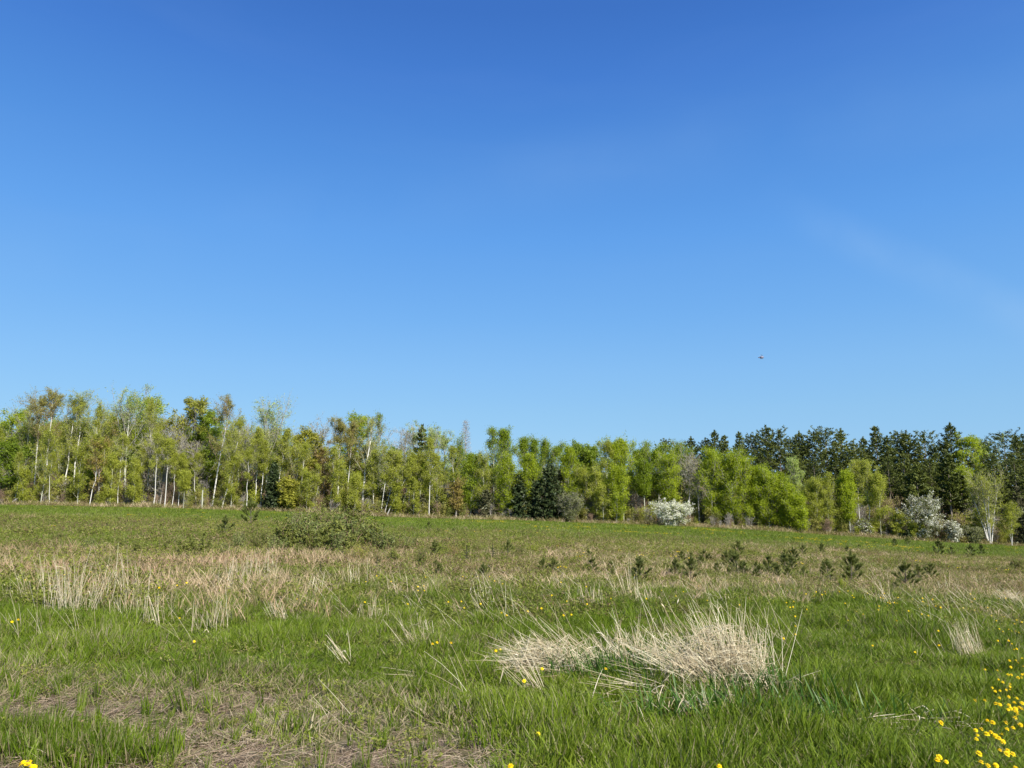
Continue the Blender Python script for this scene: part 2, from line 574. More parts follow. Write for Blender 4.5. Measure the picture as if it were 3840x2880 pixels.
# ------------------------------------------------------------------ ground
def build_ground():
    nx, ny = 300, 330
    a = np.linspace(-1, 1, nx)
    xs = np.sinh(a * 6.6) / math.sinh(6.6) * 2600
    b = np.linspace(0, 1, ny)
    ys = -40 + 46 * b / b.max() * 0 + (np.sinh((b * 1.25 - .16) * 6.4) / math.sinh(1.09 * 6.4)) * 3200 
    X, Y = np.meshgrid(xs, ys)
    Z = height(X, Y)
    V = np.stack([X, Y, Z], -1).reshape(-1, 3)
    i = (np.arange(ny - 1) * nx)[:, None] + np.arange(nx - 1)[None, :]
    F = np.stack([i, i + 1, i + nx + 1, i + nx], -1).reshape(-1, 4)
    m, nt, out = new_mat('ground')
    at_b = nt.nodes.new("ShaderNodeAttribute"); at_b.attribute_name = 'bare'
    at_d = nt.nodes.new("ShaderNodeAttribute"); at_d.attribute_name = 'dry'
    tc = nt.nodes.new("ShaderNodeTexCoord")
    def noise(sc, det=5, rough=.6):
        n = nt.nodes.new("ShaderNodeTexNoise")
        n.inputs['Scale'].default_value = sc; n.inputs['Detail'].default_value = det; n.inputs['Roughness'].default_value = rough
        nt.links.new(tc.outputs['Object'], n.inputs['Vector'])
        return n.outputs['Fac']
    turf = ramp(nt, [(.035, .055, .012), (.06, .095, .018), (.12, .12, .045)], noise(3.0))
    brown = ramp(nt, [(.10, .07, .04), (.22, .16, .095), (.34, .26, .17)], noise(5.0))
    soil = ramp(nt, [(.030, .021, .013), (.095, .068, .042), (.185, .135, .085), (.29, .22, .145), (.44, .355, .25)], noise(38.0, 10, .78))
    def mix(f, a, b):
        mx = nt.nodes.new("ShaderNodeMix"); mx.data_type = 'RGBA'
        nt.links.new(f, mx.inputs['Factor']); nt.links.new(a, mx.inputs['A']); nt.links.new(b, mx.inputs['B'])
        return mx.outputs['Result']
    c = mix(at_d.outputs['Fac'], turf, brown)
    c = mix(at_b.outputs['Fac'], c, soil)
    p = nt.nodes.new("ShaderNodeBsdfPrincipled")
    p.inputs['Roughness'].default_value = 0.95
    p.inputs['Specular IOR Level'].default_value = 0.1
    nt.links.new(c, p.inputs['Base Color'])
    bp = nt.nodes.new("ShaderNodeBump")
    bp.inputs['Strength'].default_value = 0.8; bp.inputs['Distance'].default_value = 0.03
    nt.links.new(noise(22.0, 8, .7), bp.inputs['Height'])
    nt.links.new(bp.outputs[0], p.inputs['Normal'])
    nt.links.new(p.outputs[0], out.inputs['Surface'])
    me = make_mesh('ground', V, [F], None, True, [m])
    for nm, fn in (('bare', bare), ('dry', dry)):
        at = me.attributes.new(nm, 'FLOAT', 'POINT')
        at.data.foreach_set('value', fn(V[:, 0], V[:, 1]).astype(np.float32))
    o = obj('ground', me)
    tag(o, kind='structure')


build_ground()


# ------------------------------------------------------------------ scatter: ground cover through geometry nodes
def scatter(name, label, protos, P, rot, scl, idx, tint, hue):
    """one 'stuff' object: a point per plant, a small mesh instanced on each"""
    coll = bpy.data.collections.new(name + '_kinds')
    for i, me in enumerate(protos):
        coll.objects.link(bpy.data.objects.new('%s_kind_%02d' % (name, i), me))
    me = bpy.data.meshes.new(name)
    n = len(P)
    me.vertices.add(n)
    me.vertices.foreach_set('co', np.ascontiguousarray(P, np.float32).ravel())
    for nm, ty, val in (('rot', 'FLOAT_VECTOR', rot), ('scl', 'FLOAT_VECTOR', scl)):
        a = me.attributes.new(nm, ty, 'POINT')
        a.data.foreach_set('vector', np.ascontiguousarray(val, np.float32).ravel())
    a = me.attributes.new('idx', 'INT', 'POINT'); a.data.foreach_set('value', np.ascontiguousarray(idx, np.int32))
    for nm, val in (('tint', tint), ('hue', hue)):
        a = me.attributes.new(nm, 'FLOAT', 'POINT'); a.data.foreach_set('value', np.ascontiguousarray(val, np.float32))
    me.update()
    ng = bpy.data.node_groups.new(name, 'GeometryNodeTree')
    ng.interface.new_socket('Geometry', in_out='INPUT', socket_type='NodeSocketGeometry')
    ng.interface.new_socket('Geometry', in_out='OUTPUT', socket_type='NodeSocketGeometry')
    N, L = ng.nodes, ng.links
    gi, go = N.new('NodeGroupInput'), N.new('NodeGroupOutput')
    ci = N.new('GeometryNodeCollectionInfo')
    ci.inputs['Collection'].default_value = coll
    ci.inputs['Separate Children'].default_value = True
    ci.inputs['Reset Children'].default_value = True
    ip = N.new('GeometryNodeInstanceOnPoints')
    ip.inputs['Pick Instance'].default_value = True
    def na(nm, ty):
        a = N.new('GeometryNodeInputNamedAttribute'); a.data_type = ty; a.inputs['Name'].default_value = nm
        return a.outputs['Attribute']
    L.new(gi.outputs[0], ip.inputs['Points'])
    L.new(ci.outputs[0], ip.inputs['Instance'])
    L.new(na('idx', 'INT'), ip.inputs['Instance Index'])
    L.new(na('rot', 'FLOAT_VECTOR'), ip.inputs['Rotation'])
    L.new(na('scl', 'FLOAT_VECTOR'), ip.inputs['Scale'])
    L.new(ip.outputs[0], go.inputs[0])
    o = obj(name, me)
    md = o.modifiers.new('plants', 'NODES')
    md.node_group = ng
    tag(o, label, None, None, 'stuff')
    return o


def field_points(r, y0, y1, dens, half=0.77, margin=1.6):
    """random points of the view wedge between two distances"""
    w = lambda y: half * y + margin
    area = (w(y0) + w(y1)) * (y1 - y0)
    n = int(area * dens)
    y = np.sqrt(y0 ** 2 + (y1 ** 2 - y0 ** 2) * r.random(n))
    x = (r.random(n) * 2 - 1) * w(y)
    return x, y


def tuft_protos(prefix, seed, count, n, h, width, spread, base_r, mat, segs=3, curl=.5, lean=(-.12, 0)):
    out = []
    for i in range(count):
        r = np.random.default_rng(seed + i)
        g = Geo()
        k = int(n * (.8 + .4 * r.random()))
        a, q = r.random(k) * 6.283, base_r * np.sqrt(r.random(k))
        base = np.stack([np.cos(a) * q, np.sin(a) * q, np.full(k, -.01)], 1)
        blades(g, r, k, base, h, lean, width, spread, segs, curl)
        out.append(g.mesh('%s_%02d' % (prefix, i), mat))
    return out


def rots(r, n, tilt=.12):
    return np.stack([r.standard_normal(n) * tilt, r.standard_normal(n) * tilt, r.random(n) * 6.283], 1)


# --- near green grass (0 .. 16 m)
r = np.random.default_rng(101)
pg = tuft_protos('green_tuft', 300, 8, 24, .21, .0031, .42, .08, M['grass_near'], 3, .5)
pb = tuft_protos('broad_tuft', 340, 4, 12, .26, .0050, .45, .05, M['grass_near'], 3, .5)
xs_, ys_ = [], []
for (y0, y1, dens) in ((2.6, 7.5, 250), (7.5, 11, 150), (11, 17, 85)):
    x, y = field_points(r, y0, y1, dens)
    xs_.append(x); ys_.append(y)
x, y = np.concatenate(xs_), np.concatenate(ys_)
bb, dd = bare(x, y), dry(x, y)
pale = sstep(.25, .6, np.interp(x, _e[:, 0], _e[:, 1], right=1.0) + 1.2 - y) * (x < 0)     # thin pale grass behind the soil
clump = fnoise(x, y, .55, 41)
big = fnoise(x, y, 2.2, 43)
keep = r.random(len(x)) < (1 - .42 * bb) * (1 - .35 * pale) * (1 - .35 * dd)
x, y, bb, dd, pale, clump, big = (v[keep] for v in (x, y, bb, dd, pale, clump, big))
n = len(x)
hs = (.38 + .72 * sstep(.3, .85, clump)) * (1 - .62 * bb) * (1 - .30 * pale) * (.8 + .5 * big)
wd = 1.0 + .35 * np.clip((y - 6) / 8, 0, 1.5)
cx, cy = ground_at(2560, 2640)
near_clump = np.exp(-(((x - cx) / 1.35) ** 2 + ((y - cy) / .55) ** 2))
P = np.stack([x, y, height(x, y)], 1)
scl = np.stack([wd * (.8 + .4 * r.random(n)), wd * (.8 + .4 * r.random(n)), hs * (.8 + .4 * r.random(n))], 1)
idx = np.where(r.random(n) < .10 + .75 * near_clump, r.integers(0, 4, n), 4 + r.integers(0, 8, n))
# collection children are sorted by name: broad tufts are registered first
tint = np.clip(.05 + .50 * dd + .30 * pale + .25 * bb + .25 * (big - .5), 0, 1)
hue = np.clip(.5 + 1.3 * (fnoise(x, y, 1.7, 51) - .5) + .25 * r.standard_normal(n), 0, 1)
scatter('meadow_grass', 'lush green spring grass covering the near part of the meadow', pb + pg, P, rots(r, n), scl, idx, tint, hue)

# --- upright young tufts standing over the soil and the thin grass, near left
r = np.random.default_rng(105)
pu = tuft_protos('upright_tuft', 360, 6, 15, .19, .0034, .26, .035, M['grass_near'], 3, .25, (-.06, 0))
x, y = field_points(r, 2.7, 8.0, 26)
inside = np.interp(x, _e[:, 0], _e[:, 1], right=1.0) + .9 - y > 0
keep = inside & (r.random(len(x)) < .20 + .9 * sstep(.36, .6, fnoise(x, y, .6, 107)))
x, y = x[keep], y[keep]
n = len(x)
s0 = .45 + .75 * r.random(n) ** 1.5
scatter('young_grass_tufts', 'small upright tufts of young grass dotting the bare soil patch', pu, np.stack([x, y, height(x, y)], 1), rots(r, n, .08),
        np.stack([s0, s0, s0 * (.8 + .4 * r.random(n))], 1), r.integers(0, 6, n), .22 * r.random(n), np.clip(.45 + .25 * r.standard_normal(n), 0, 1))
# thick clump in the lower left corner
n = 420
x = np.concatenate([tx + .24 * r.standard_normal(n // 3) for tx, ty in _tuft]); y = np.concatenate([ty + .11 * r.standard_normal(n // 3) for tx, ty in _tuft])
s0 = .6 + .5 * r.random(n)
scatter('corner_grass', 'thick blue-green grass clump in the lower left corner', pu, np.stack([x, y, height(x, y)], 1), rots(r, n, .12),
        np.stack([s0, s0, s0 * .95], 1), r.integers(0, 6, n), .05 + .1 * r.random(n), np.clip(.2 + .2 * r.standard_normal(n), 0, 1))

# --- moss-like short herbs between the blades (near)
def herb_protos(prefix, seed, count, nst, h, leaf, mat, rad=.1):
    out = []
    for i in range(count):
        r = np.random.default_rng(seed + i)
        g = Geo()
        a, q = r.random(nst) * 6.283, rad * np.sqrt(r.random(nst))
        O = np.stack([np.cos(a) * q, np.sin(a) * q, np.zeros(nst)], 1)
        D = unit(np.stack([np.cos(a) * .35, np.sin(a) * .35, np.ones(nst)], 1) + .12 * r.standard_normal((nst, 3)))
        L = h * (.5 + .6 * r.random(nst))
        bend = .1 * h * r.standard_normal((nst, 3))
        g.add(*tubes(curve(O, D, L, bend, [0, .5, 1]), np.full((nst, 3), max(.0018, h * .004)), 3))
        m = 9
        s = .15 + .85 * r.random((nst, m))
        C = curve(O, D, L, bend, s).reshape(-1, 3) + leaf * .8 * r.standard_normal((nst * m, 3))
        C[:, 2] = np.abs(C[:, 2])
        g.add(*quads(C, leaf, r, np.array([0, 0, 1.0]), .7, 1.3))
        out.append(g.mesh('%s_%02d' % (prefix, i), mat))
    return out


r = np.random.default_rng(111)
ph = herb_protos('herb', 400, 5, 14, .34, .022, M['herb'], .13)
x1, y1 = field_points(r, 3.2, 12, 14)
x2, y2 = field_points(r, 12, 26, 15)
x3, y3 = field_points(r, 26, 52, 6)
x, y = np.concatenate([x1, x2, x3]), np.concatenate([y1, y2, y3])
dd, bb = dry(x, y), bare(x, y)
pat = fnoise(x, y, 2.0, 61)
keep = r.random(len(x)) < np.where(y < 11, .6, np.clip(.35 + 1.3 * dd, 0, 1)) * (1 - .6 * bb) * sstep(.15, .5, pat)
x, y, dd, pat = x[keep], y[keep], dd[keep], pat[keep]
n = len(x)
s0 = np.where(y < 11, .40, np.where(y < 26, .85, 1.15)) * (.5 + .7 * r.random(n)) * np.interp(x / y, [-.7, 0, .3, .7], [1.1, .95, .8, .75])
scatter('meadow_herbs', 'olive green herbs and low weeds mixed through the dry grass belt', ph,
        np.stack([x, y, height(x, y)], 1), rots(r, n), np.stack([s0 * 1.15, s0 * 1.15, s0], 1), r.integers(0, 5, n),
        np.clip(.26 + 1.1 * (fnoise(x, y, 3, 63) - .5), 0, 1), np.clip(.5 + 1.4 * (fnoise(x, y, 4, 65) - .5) + .2 * r.standard_normal(n), 0, 1))

# --- dry belt (11 .. 52 m)
r = np.random.default_rng(121)
pd = tuft_protos('dry_tuft', 500, 7, 22, .42, .0050, .50, .14, M['grass_dry'], 3, .45, (-.10, 0))
x1, y1 = field_points(r, 9.5, 19, 26)
x2, y2 = field_points(r, 19, 52, 11)
x, y = np.concatenate([x1, x2]), np.concatenate([y1, y2])
dd = dry(x, y)
keep = r.random(len(x)) < np.clip(dd * 1.35 - .12, 0, 1)
x, y, dd = x[keep], y[keep], dd[keep]
n = len(x)
u = x / y
wd = 1 + .9 * np.clip((y - 14) / 30, 0, 1)
hh = (.45 + .6 * r.random(n)) * (.45 + .95 * fnoise(x, y, 2.0, 71)) * np.interp(u, [-.7, -.25, -.05, .3, .7], [1.05, .9, .70, .60, .55])
red = np.interp(u, [-.7, -.2, .1, .7], [.55, .45, .30, .40])
hue = np.clip(1 - red * 1.6 + 1.9 * (fnoise(x, y, 3, 73) - .5), 0, 1) * np.where(y > 17, .7, 1.0)
tint = np.clip(.38 + .62 * dd + 1.1 * (fnoise(x, y, 2.2, 75) - .5) , 0, 1)
scatter('dry_grass', 'tan and reddish dead grass filling the belt across the meadow', pd,
        np.stack([x, y, height(x, y)], 1), rots(r, n), np.stack([wd, wd, hh], 1), r.integers(0, 7, n), tint, hue)

# --- mid and far green field (16 .. 112 m)
r = np.random.default_rng(131)
pf = tuft_protos('field_tuft', 600, 6, 16, .22, .011, .6, .20, M['grass_far'], 2, .4)
xs_, ys_ = [], []
for (y0, y1, dens) in ((15, 26, 26), (26, 48, 12), (48, 80, 7.5), (80, 116, 5.5)):
    x, y = field_points(r, y0, y1, dens, .8)
    xs_.append(x); ys_.append(y)
x, y = np.concatenate(xs_), np.concatenate(ys_)
dd = dry(x, y)
keep = r.random(len(x)) < (1 - .55 * dd)
x, y, dd = x[keep], y[keep], dd[keep]
n = len(x)
wd = 1 + 1.3 * np.clip((y - 20) / 70, 0, 1)
hh = (.75 + .5 * r.random(n)) * (.7 + .6 * fnoise(x, y, 3.0, 81))
edge = sstep(102, 110, y) * .6
tint = np.clip(.06 + .7 * dd + edge * r.random(n) + .22 * (fnoise(x, y, 9, 83) - .5), 0, 1)
hue = np.clip(.45 + .9 * (fnoise(x, y, 11, 85) - .5) + .5 * (fnoise(x, y, 2.5, 87) - .5) + .12 * r.standard_normal(n), 0, 1)
scatter('field_grass', 'bright green grass of the far field in front of the wood', pf,
        np.stack([x, y, height(x, y)], 1), rots(r, n), np.stack([wd, wd, hh], 1), r.integers(0, 6, n), tint, hue)

# --- flattened straw litter on the soil patch and under the near grass
r = np.random.default_rng(141)
pl_ = []
for i in range(6):
    rr = np.random.default_rng(700 + i)
    g = Geo()
    k = 24
    O = np.stack([rr.standard_normal(k) * .07, rr.standard_normal(k) * .05, .004 + .02 * rr.random(k)], 1)
    a = rr.normal(.25, .8, k) + np.where(rr.random(k) < .5, 0, math.pi)
    D = unit(np.stack([np.cos(a), np.sin(a), .10 * rr.standard_normal(k)], 1))
    L = .04 + .15 * rr.random(k) ** 1.5
    Pp = curve(O, D, L, np.stack([np.zeros(k), .04 * rr.standard_normal(k), .01 * rr.standard_normal(k)], 1), [0, .5, 1])
    side = unit(np.stack([-D[:, 1], D[:, 0], .5 * rr.standard_normal(k)], 1))
    g.add(*ribbons(Pp, np.full((k, 3), .0013) * (.6 + rr.random((k, 1))), side, rr.random(k)))
    pl_.append(g.mesh('straw_litter_%02d' % i, M['litter']))
x, y = field_points(r, 2.8, 8.5, 95)
bb = bare(x, y)
pale = sstep(.25, .6, np.interp(x, _e[:, 0], _e[:, 1], right=1.0) + 1.2 - y) * (x < 0)
keep = r.random(len(x)) < .05 + .8 * bb * sstep(.35, .7, fnoise(x, y, .4, 91)) + .35 * pale
x, y = x[keep], y[keep]
n = len(x)
rt = rots(r, n, .06)
rt[:, 2] = r.normal(0, .6, n)
scatter('straw_litter', 'flattened straw and dead blades strewn over the bare soil patch', pl_,
        np.stack([x, y, height(x, y) + .002], 1), rt, np.full((n, 3), 1.0), r.integers(0, 6, n), np.zeros(n), np.zeros(n))

# --- thin loose seed stalks leaning to the left all over the middle ground
r = np.random.default_rng(151)
ps = []
for i in range(6):
    rr = np.random.default_rng(760 + i)
    g = Geo()
    k = 5
    O = np.stack([rr.standard_normal(k) * .12, rr.standard_normal(k) * .12, np.zeros(k)], 1)
    D = unit(np.stack([-.45 + .35 * rr.standard_normal(k), .3 * rr.standard_normal(k), np.ones(k)], 1))
    L = .28 + .36 * rr.random(k)
    bend = np.stack([-.12 * rr.random(k), np.zeros(k), -.06 * rr.random(k)], 1)
    g.add(*tubes(curve(O, D, L, bend, [0, .35, .7, 1]), np.array([[.0020, .0018, .0014, .0010]]) * (.8 + .5 * rr.random((k, 1))), 3, rr.random(k)))
    ps.append(g.mesh('loose_stalk_%02d' % i, M['straw']))
x, y = field_points(r, 5.0, 16, 1.9)
u = x / y
keep = r.random(len(x)) < sstep(.35, .6, fnoise(x, y, 1.6, 93)) * np.where(y < 8.5, .06, 1) * np.where(x < -1.5, .5, 1)
x, y = x[keep], y[keep]
n = len(x)
rt = rots(r, n, .15); rt[:, 2] = r.normal(0, .35, n)
sc_ = .7 + .5 * r.random(n)
scatter('loose_dry_stalks', 'thin pale dead stalks leaning left over the green grass', ps,
        np.stack([x, y, height(x, y)], 1), rt, np.stack([sc_ * 1.1, sc_ * 1.1, sc_], 1), r.integers(0, 6, n), np.zeros(n), np.zeros(n))

# ------------------------------------------------------------------ trees
def prof(kind, c):
    if kind == 'round': return np.sin(math.pi * (.18 + .76 * c)) ** .7
    if kind == 'oval': return np.sin(math.pi * (.10 + .84 * c)) ** .6 * .9
    if kind == 'vase': return .35 + .75 * np.sin(math.pi * (.05 + .70 * c))
    if kind == 'cone': return 1.02 - .92 * c
    if kind == 'spire': return (.55 + .50 * np.sin(math.pi * np.clip(c * .85, 0, 1))) * (1.02 - c ** 2.0) ** .75
    if kind == 'column': return .75 + .3 * np.sin(math.pi * c) - .45 * c ** 3
    return np.ones_like(c)


def broadleaf(seed, H, cw, cb=.3, stems=1, lean=(0, 0), L=16, nb=6, nt=4, nleaf=3500, leaf=.13, el0=.55, shape='round',
              r0=None, droop=0., up=.25, spread=.12, scat=.16, twig=.011, wig=.02, bias=.6, tops=.97, clump=.0, bd=.62, asc=.25):
    """-> list of trunk geometries, branch geometry, leaf geometry (arrays in metres, origin at the foot)"""
    r = np.random.default_rng(seed)
    r0 = r0 or .011 * H + .03
    trunks, G_b, G_l = [], Geo(), Geo()
    LO, LD, LL, LB, LR = [], [], [], [], []
    for s in range(stems):
        a = r.random() * 6.283
        off = np.array([math.cos(a), math.sin(a), 0]) * (0 if stems == 1 else r0 * 1.3)
        h = H * (1 if s == 0 else .72 + .25 * r.random())
        ln = np.array([lean[0], lean[1]]) + (0 if stems == 1 else spread * np.array([math.cos(a), math.sin(a)]) * h)
        t = np.linspace(0, 1, 11)
        w = np.cumsum(r.standard_normal((11, 2)), 0) * wig * h * .18
        w -= w[0]
        w *= np.minimum(1, 4 * t)[:, None]
        xy = off[None, :2] + ln[None, :] * (t ** 1.15)[:, None] + w
        P = np.concatenate([xy, (t * h * .98 - .12)[:, None]], 1)
        R = (r0 * (1 if s == 0 else .8)) * (1 - t * .93) ** .85 + .008
        R[0] *= 1.25
        g = Geo()
        g.add(*tubes(P[None], R[None], 7))
        trunks.append(g)
        m = L if stems == 1 else max(6, int(L * .62))
        ti = cb + (tops - cb) * (np.arange(m) + r.random(m)) / m
        c = (ti - cb) / (1 - cb)
        O = np.stack([np.interp(ti, t, P[:, k]) for k in range(3)], 1)
        az = np.arange(m) * 2.4 + r.random(m) * .9 + s * 1.7
        ln_ = cw * prof(shape, c) * (.45 + .8 * r.random(m)) * (1 if stems == 1 else .8)
        el = (el0 + .5 * c) * (.8 + .4 * r.random(m))
        D = np.stack([np.cos(az) * np.cos(el), np.sin(az) * np.cos(el), np.sin(el)], 1)
        Lg = ln_ / np.maximum(np.cos(el), .35)
        Lg = np.minimum(Lg, (h * 1.0 - O[:, 2]) / np.maximum(np.sin(el), .12) * 1.02 + .5)
        bend = np.stack([np.zeros(m), np.zeros(m), Lg * (up - droop)], 1)
        LO.append(O); LD.append(D); LL.append(Lg); LB.append(bend)
        LR.append(np.interp(ti, t, R) * .45 + .006)
    O, D, Lg, Bd, R = map(np.concatenate, (LO, LD, LL, LB, LR))
    m = len(O)
    s4 = np.array([0, .33, .66, 1.])
    G_b.add(*tubes(curve(O, D, Lg, Bd, s4), R[:, None] * np.array([1, .7, .42, .12])[None] + .004, 4))
    # branches
    pi = np.repeat(np.arange(m), nb)
    sp = .22 + .75 * r.random(len(pi))
    O2 = O[pi] + D[pi] * (Lg[pi] * sp)[:, None] + Bd[pi] * (sp ** 2)[:, None]
    T = unit(D[pi] * Lg[pi][:, None] + 2 * Bd[pi] * sp[:, None])
    D2 = unit(T * .75 + bd * r.standard_normal((len(pi), 3)) + np.array([0, 0, asc - droop]))
    L2 = Lg[pi] * .42 * (1.15 - .6 * sp) * (.6 + .6 * r.random(len(pi))) + .2
    B2 = np.stack([np.zeros(len(pi)), np.zeros(len(pi)), L2 * (.2 * up - droop * .9)], 1)
    G_b.add(*tubes(curve(O2, D2, L2, B2, [0, .5, 1]), np.broadcast_to(np.array([.020, .014, .008]) * (H / 14), (len(pi), 3)), 3))
    # twigs
    qi = np.repeat(np.arange(len(pi)), nt)
    sq = .3 + .7 * r.random(len(qi))
    O3 = O2[qi] + D2[qi] * (L2[qi] * sq)[:, None] + B2[qi] * (sq ** 2)[:, None]
    D3 = unit(D2[qi] * .8 + (bd + .06) * r.standard_normal((len(qi), 3)) + np.array([0, 0, asc - 1.6 * droop]))
    L3 = L2[qi] * .5 * (.5 + .7 * r.random(len(qi))) + .12
    B3 = np.stack([np.zeros(len(qi)), np.zeros(len(qi)), -L3 * droop * 1.2], 1)
    if twig > 0:
        G_b.add(*tubes(curve(O3, D3, L3, B3, [0, 1]), np.broadcast_to(np.array([twig, twig * .5]), (len(qi), 2)), 3))
    if nleaf:
        wgt = np.ones(len(qi))
        if clump > 0:
            lw = r.random(len(pi)) < clump
            wgt = np.where(lw[qi], .15, 1.0)
        k = r.choice(len(qi), nleaf, p=wgt / wgt.sum())
        sk = .1 + 1.0 * r.random(nleaf)
        C = O3[k] + D3[k] * (L3[k] * sk)[:, None] + B3[k] * (sk ** 2)[:, None] + scat * r.standard_normal((nleaf, 3))
        cen = np.array([lean[0] * .6, lean[1] * .6, H * (cb + 1) * .5])
        out_ = unit((C - cen) * np.array([1, 1, .6]) + np.array([0, 0, .5]))
        rb = r.random(len(pi))[qi[k]]
        G_l.add(*tris(C, leaf, r, out_, bias, 1.6, rnd=np.clip(.25 * rb + .75 * r.random(nleaf), 0, 1), along=D3[k]))
    return trunks, G_b, G_l


def conifer(seed, H, cw, cb=.05, step=.38, per=6, dens=26, size=.17, shape='spruce', r0=None, irregular=.15, dead=False, tuft=.16, pw=.85):
    r = np.random.default_rng(seed)
    r0 = r0 or .011 * H + .03
    t = np.linspace(0, 1, 9)
    w = np.cumsum(r.standard_normal((9, 2)), 0) * .006 * H * .3
    P = np.concatenate([w - w[0], (t * H - .1)[:, None]], 1)
    R = r0 * (1 - t * .95) + .01
    g = Geo(); g.add(*tubes(P[None], R[None], 7))
    nw = int(H * (1 - cb) / step)
    zi, az = [], []
    for i in range(nw):
        k = per + int(r.integers(-1, 2))
        z = H * cb + (i + .15 * r.random(k)) * step
        zi.append(np.full(k, 0) + z); az.append(r.random() * 6 + np.arange(k) * 6.283 / k + .25 * r.standard_normal(k))
    z, az = np.concatenate(zi), np.concatenate(az)
    ok = z < H * .985
    z, az = z[ok], az[ok]
    m = len(z)
    c = (z / H - cb) / (1 - cb)
    if shape == 'spruce':
        Lg = cw * (1.0 - .95 * c) ** .85 * (1 - irregular + 2 * irregular * r.random(m)) + .18
        el = -.10 + .85 * c ** 2
        curl = .16
    else:                                              # white pine: layered plumes with upturned tips
        whorl = np.random.default_rng(seed + 5).random(400)[((z - H * cb) / step).astype(int) % 400]
        base = np.clip(1.10 * (1 - c) ** pw, 0, 1) * np.clip(.55 + 1.5 * c, 0, 1)
        Lg = cw * base * (.45 + .55 * whorl + .35 * r.random(m)) + .30
        el = .05 + .55 * c ** 2 + .10 * r.standard_normal(m)
        curl = .28
    O = np.stack([np.interp(z / H, t, P[:, 0]), np.interp(z / H, t, P[:, 1]), z], 1)
    D = np.stack([np.cos(az) * np.cos(el), np.sin(az) * np.cos(el), np.sin(el)], 1)
    Bd = np.stack([np.zeros(m), np.zeros(m), Lg * curl], 1)
    gb, gl = Geo(), Geo()
    gb.add(*tubes(curve(O, D, Lg, Bd, [0, .5, 1]), (np.interp(z / H, t, R) * .3 + .006)[:, None] * np.array([1, .6, .15])[None], 3))
    if not dead:
        cnt = np.maximum(4, (dens * Lg / cw).astype(int))
        k = np.repeat(np.arange(m), cnt)
        n = len(k)
        s = (.12 if shape == 'spruce' else .38) + (.9 if shape == 'spruce' else .66) * r.random(n)
        side = np.stack([-D[k, 1], D[k, 0], np.zeros(n)], 1)
        wdt = (.34 * Lg[k] * (1.1 - s) if shape == 'spruce' else .30 * Lg[k] * (1.15 - .8 * s) + .12)
        off = (r.random(n) * 2 - 1)
        C = O[k] + D[k] * (Lg[k] * s)[:, None] + Bd[k] * (s ** 2)[:, None] + side * (off * wdt)[:, None]
        C[:, 2] += (-.10 * np.abs(off) * Lg[k] * .5 if shape == 'spruce' else 0) + .05 * r.standard_normal(n)
        q = 3
        C3 = np.repeat(C, q, 0) + tuft * np.array([1, 1, .55]) * r.standard_normal((n * q, 3))
        al = unit(np.repeat(D[k] + side * (off * .8)[:, None] + np.array([0, 0, .15 if shape == 'spruce' else .5]), q, 0))
        rb = r.random(m)[k]
        gl.add(*tris(C3, size, r, np.array([0, 0, 1.0]), .9, 1.5, rnd=np.clip(np.repeat(rb, q) * .45 + .55 * r.random(n * q), 0, 1), along=al))
        # leader
        C = np.stack([.09 * r.standard_normal(60), .09 * r.standard_normal(60), H * (.94 + .065 * r.random(60))], 1)
        gl.add(*tris(C, size, r, None, 0, 1.4, along=np.tile([0, 0, 1.0], (60, 1))))
    else:
        k = np.repeat(np.arange(m), 6)
        s = .3 + .7 * r.random(len(k))
        O2 = O[k] + D[k] * (Lg[k] * s)[:, None] + Bd[k] * (s ** 2)[:, None]
        D2 = unit(D[k] + .9 * r.standard_normal((len(k), 3)))
        gb.add(*tubes(curve(O2, D2, .3 + .3 * r.random(len(k)), np.zeros((len(k), 3)), [0, 1]), np.full((len(k), 2), .014), 3))
    return [g], gb, gl


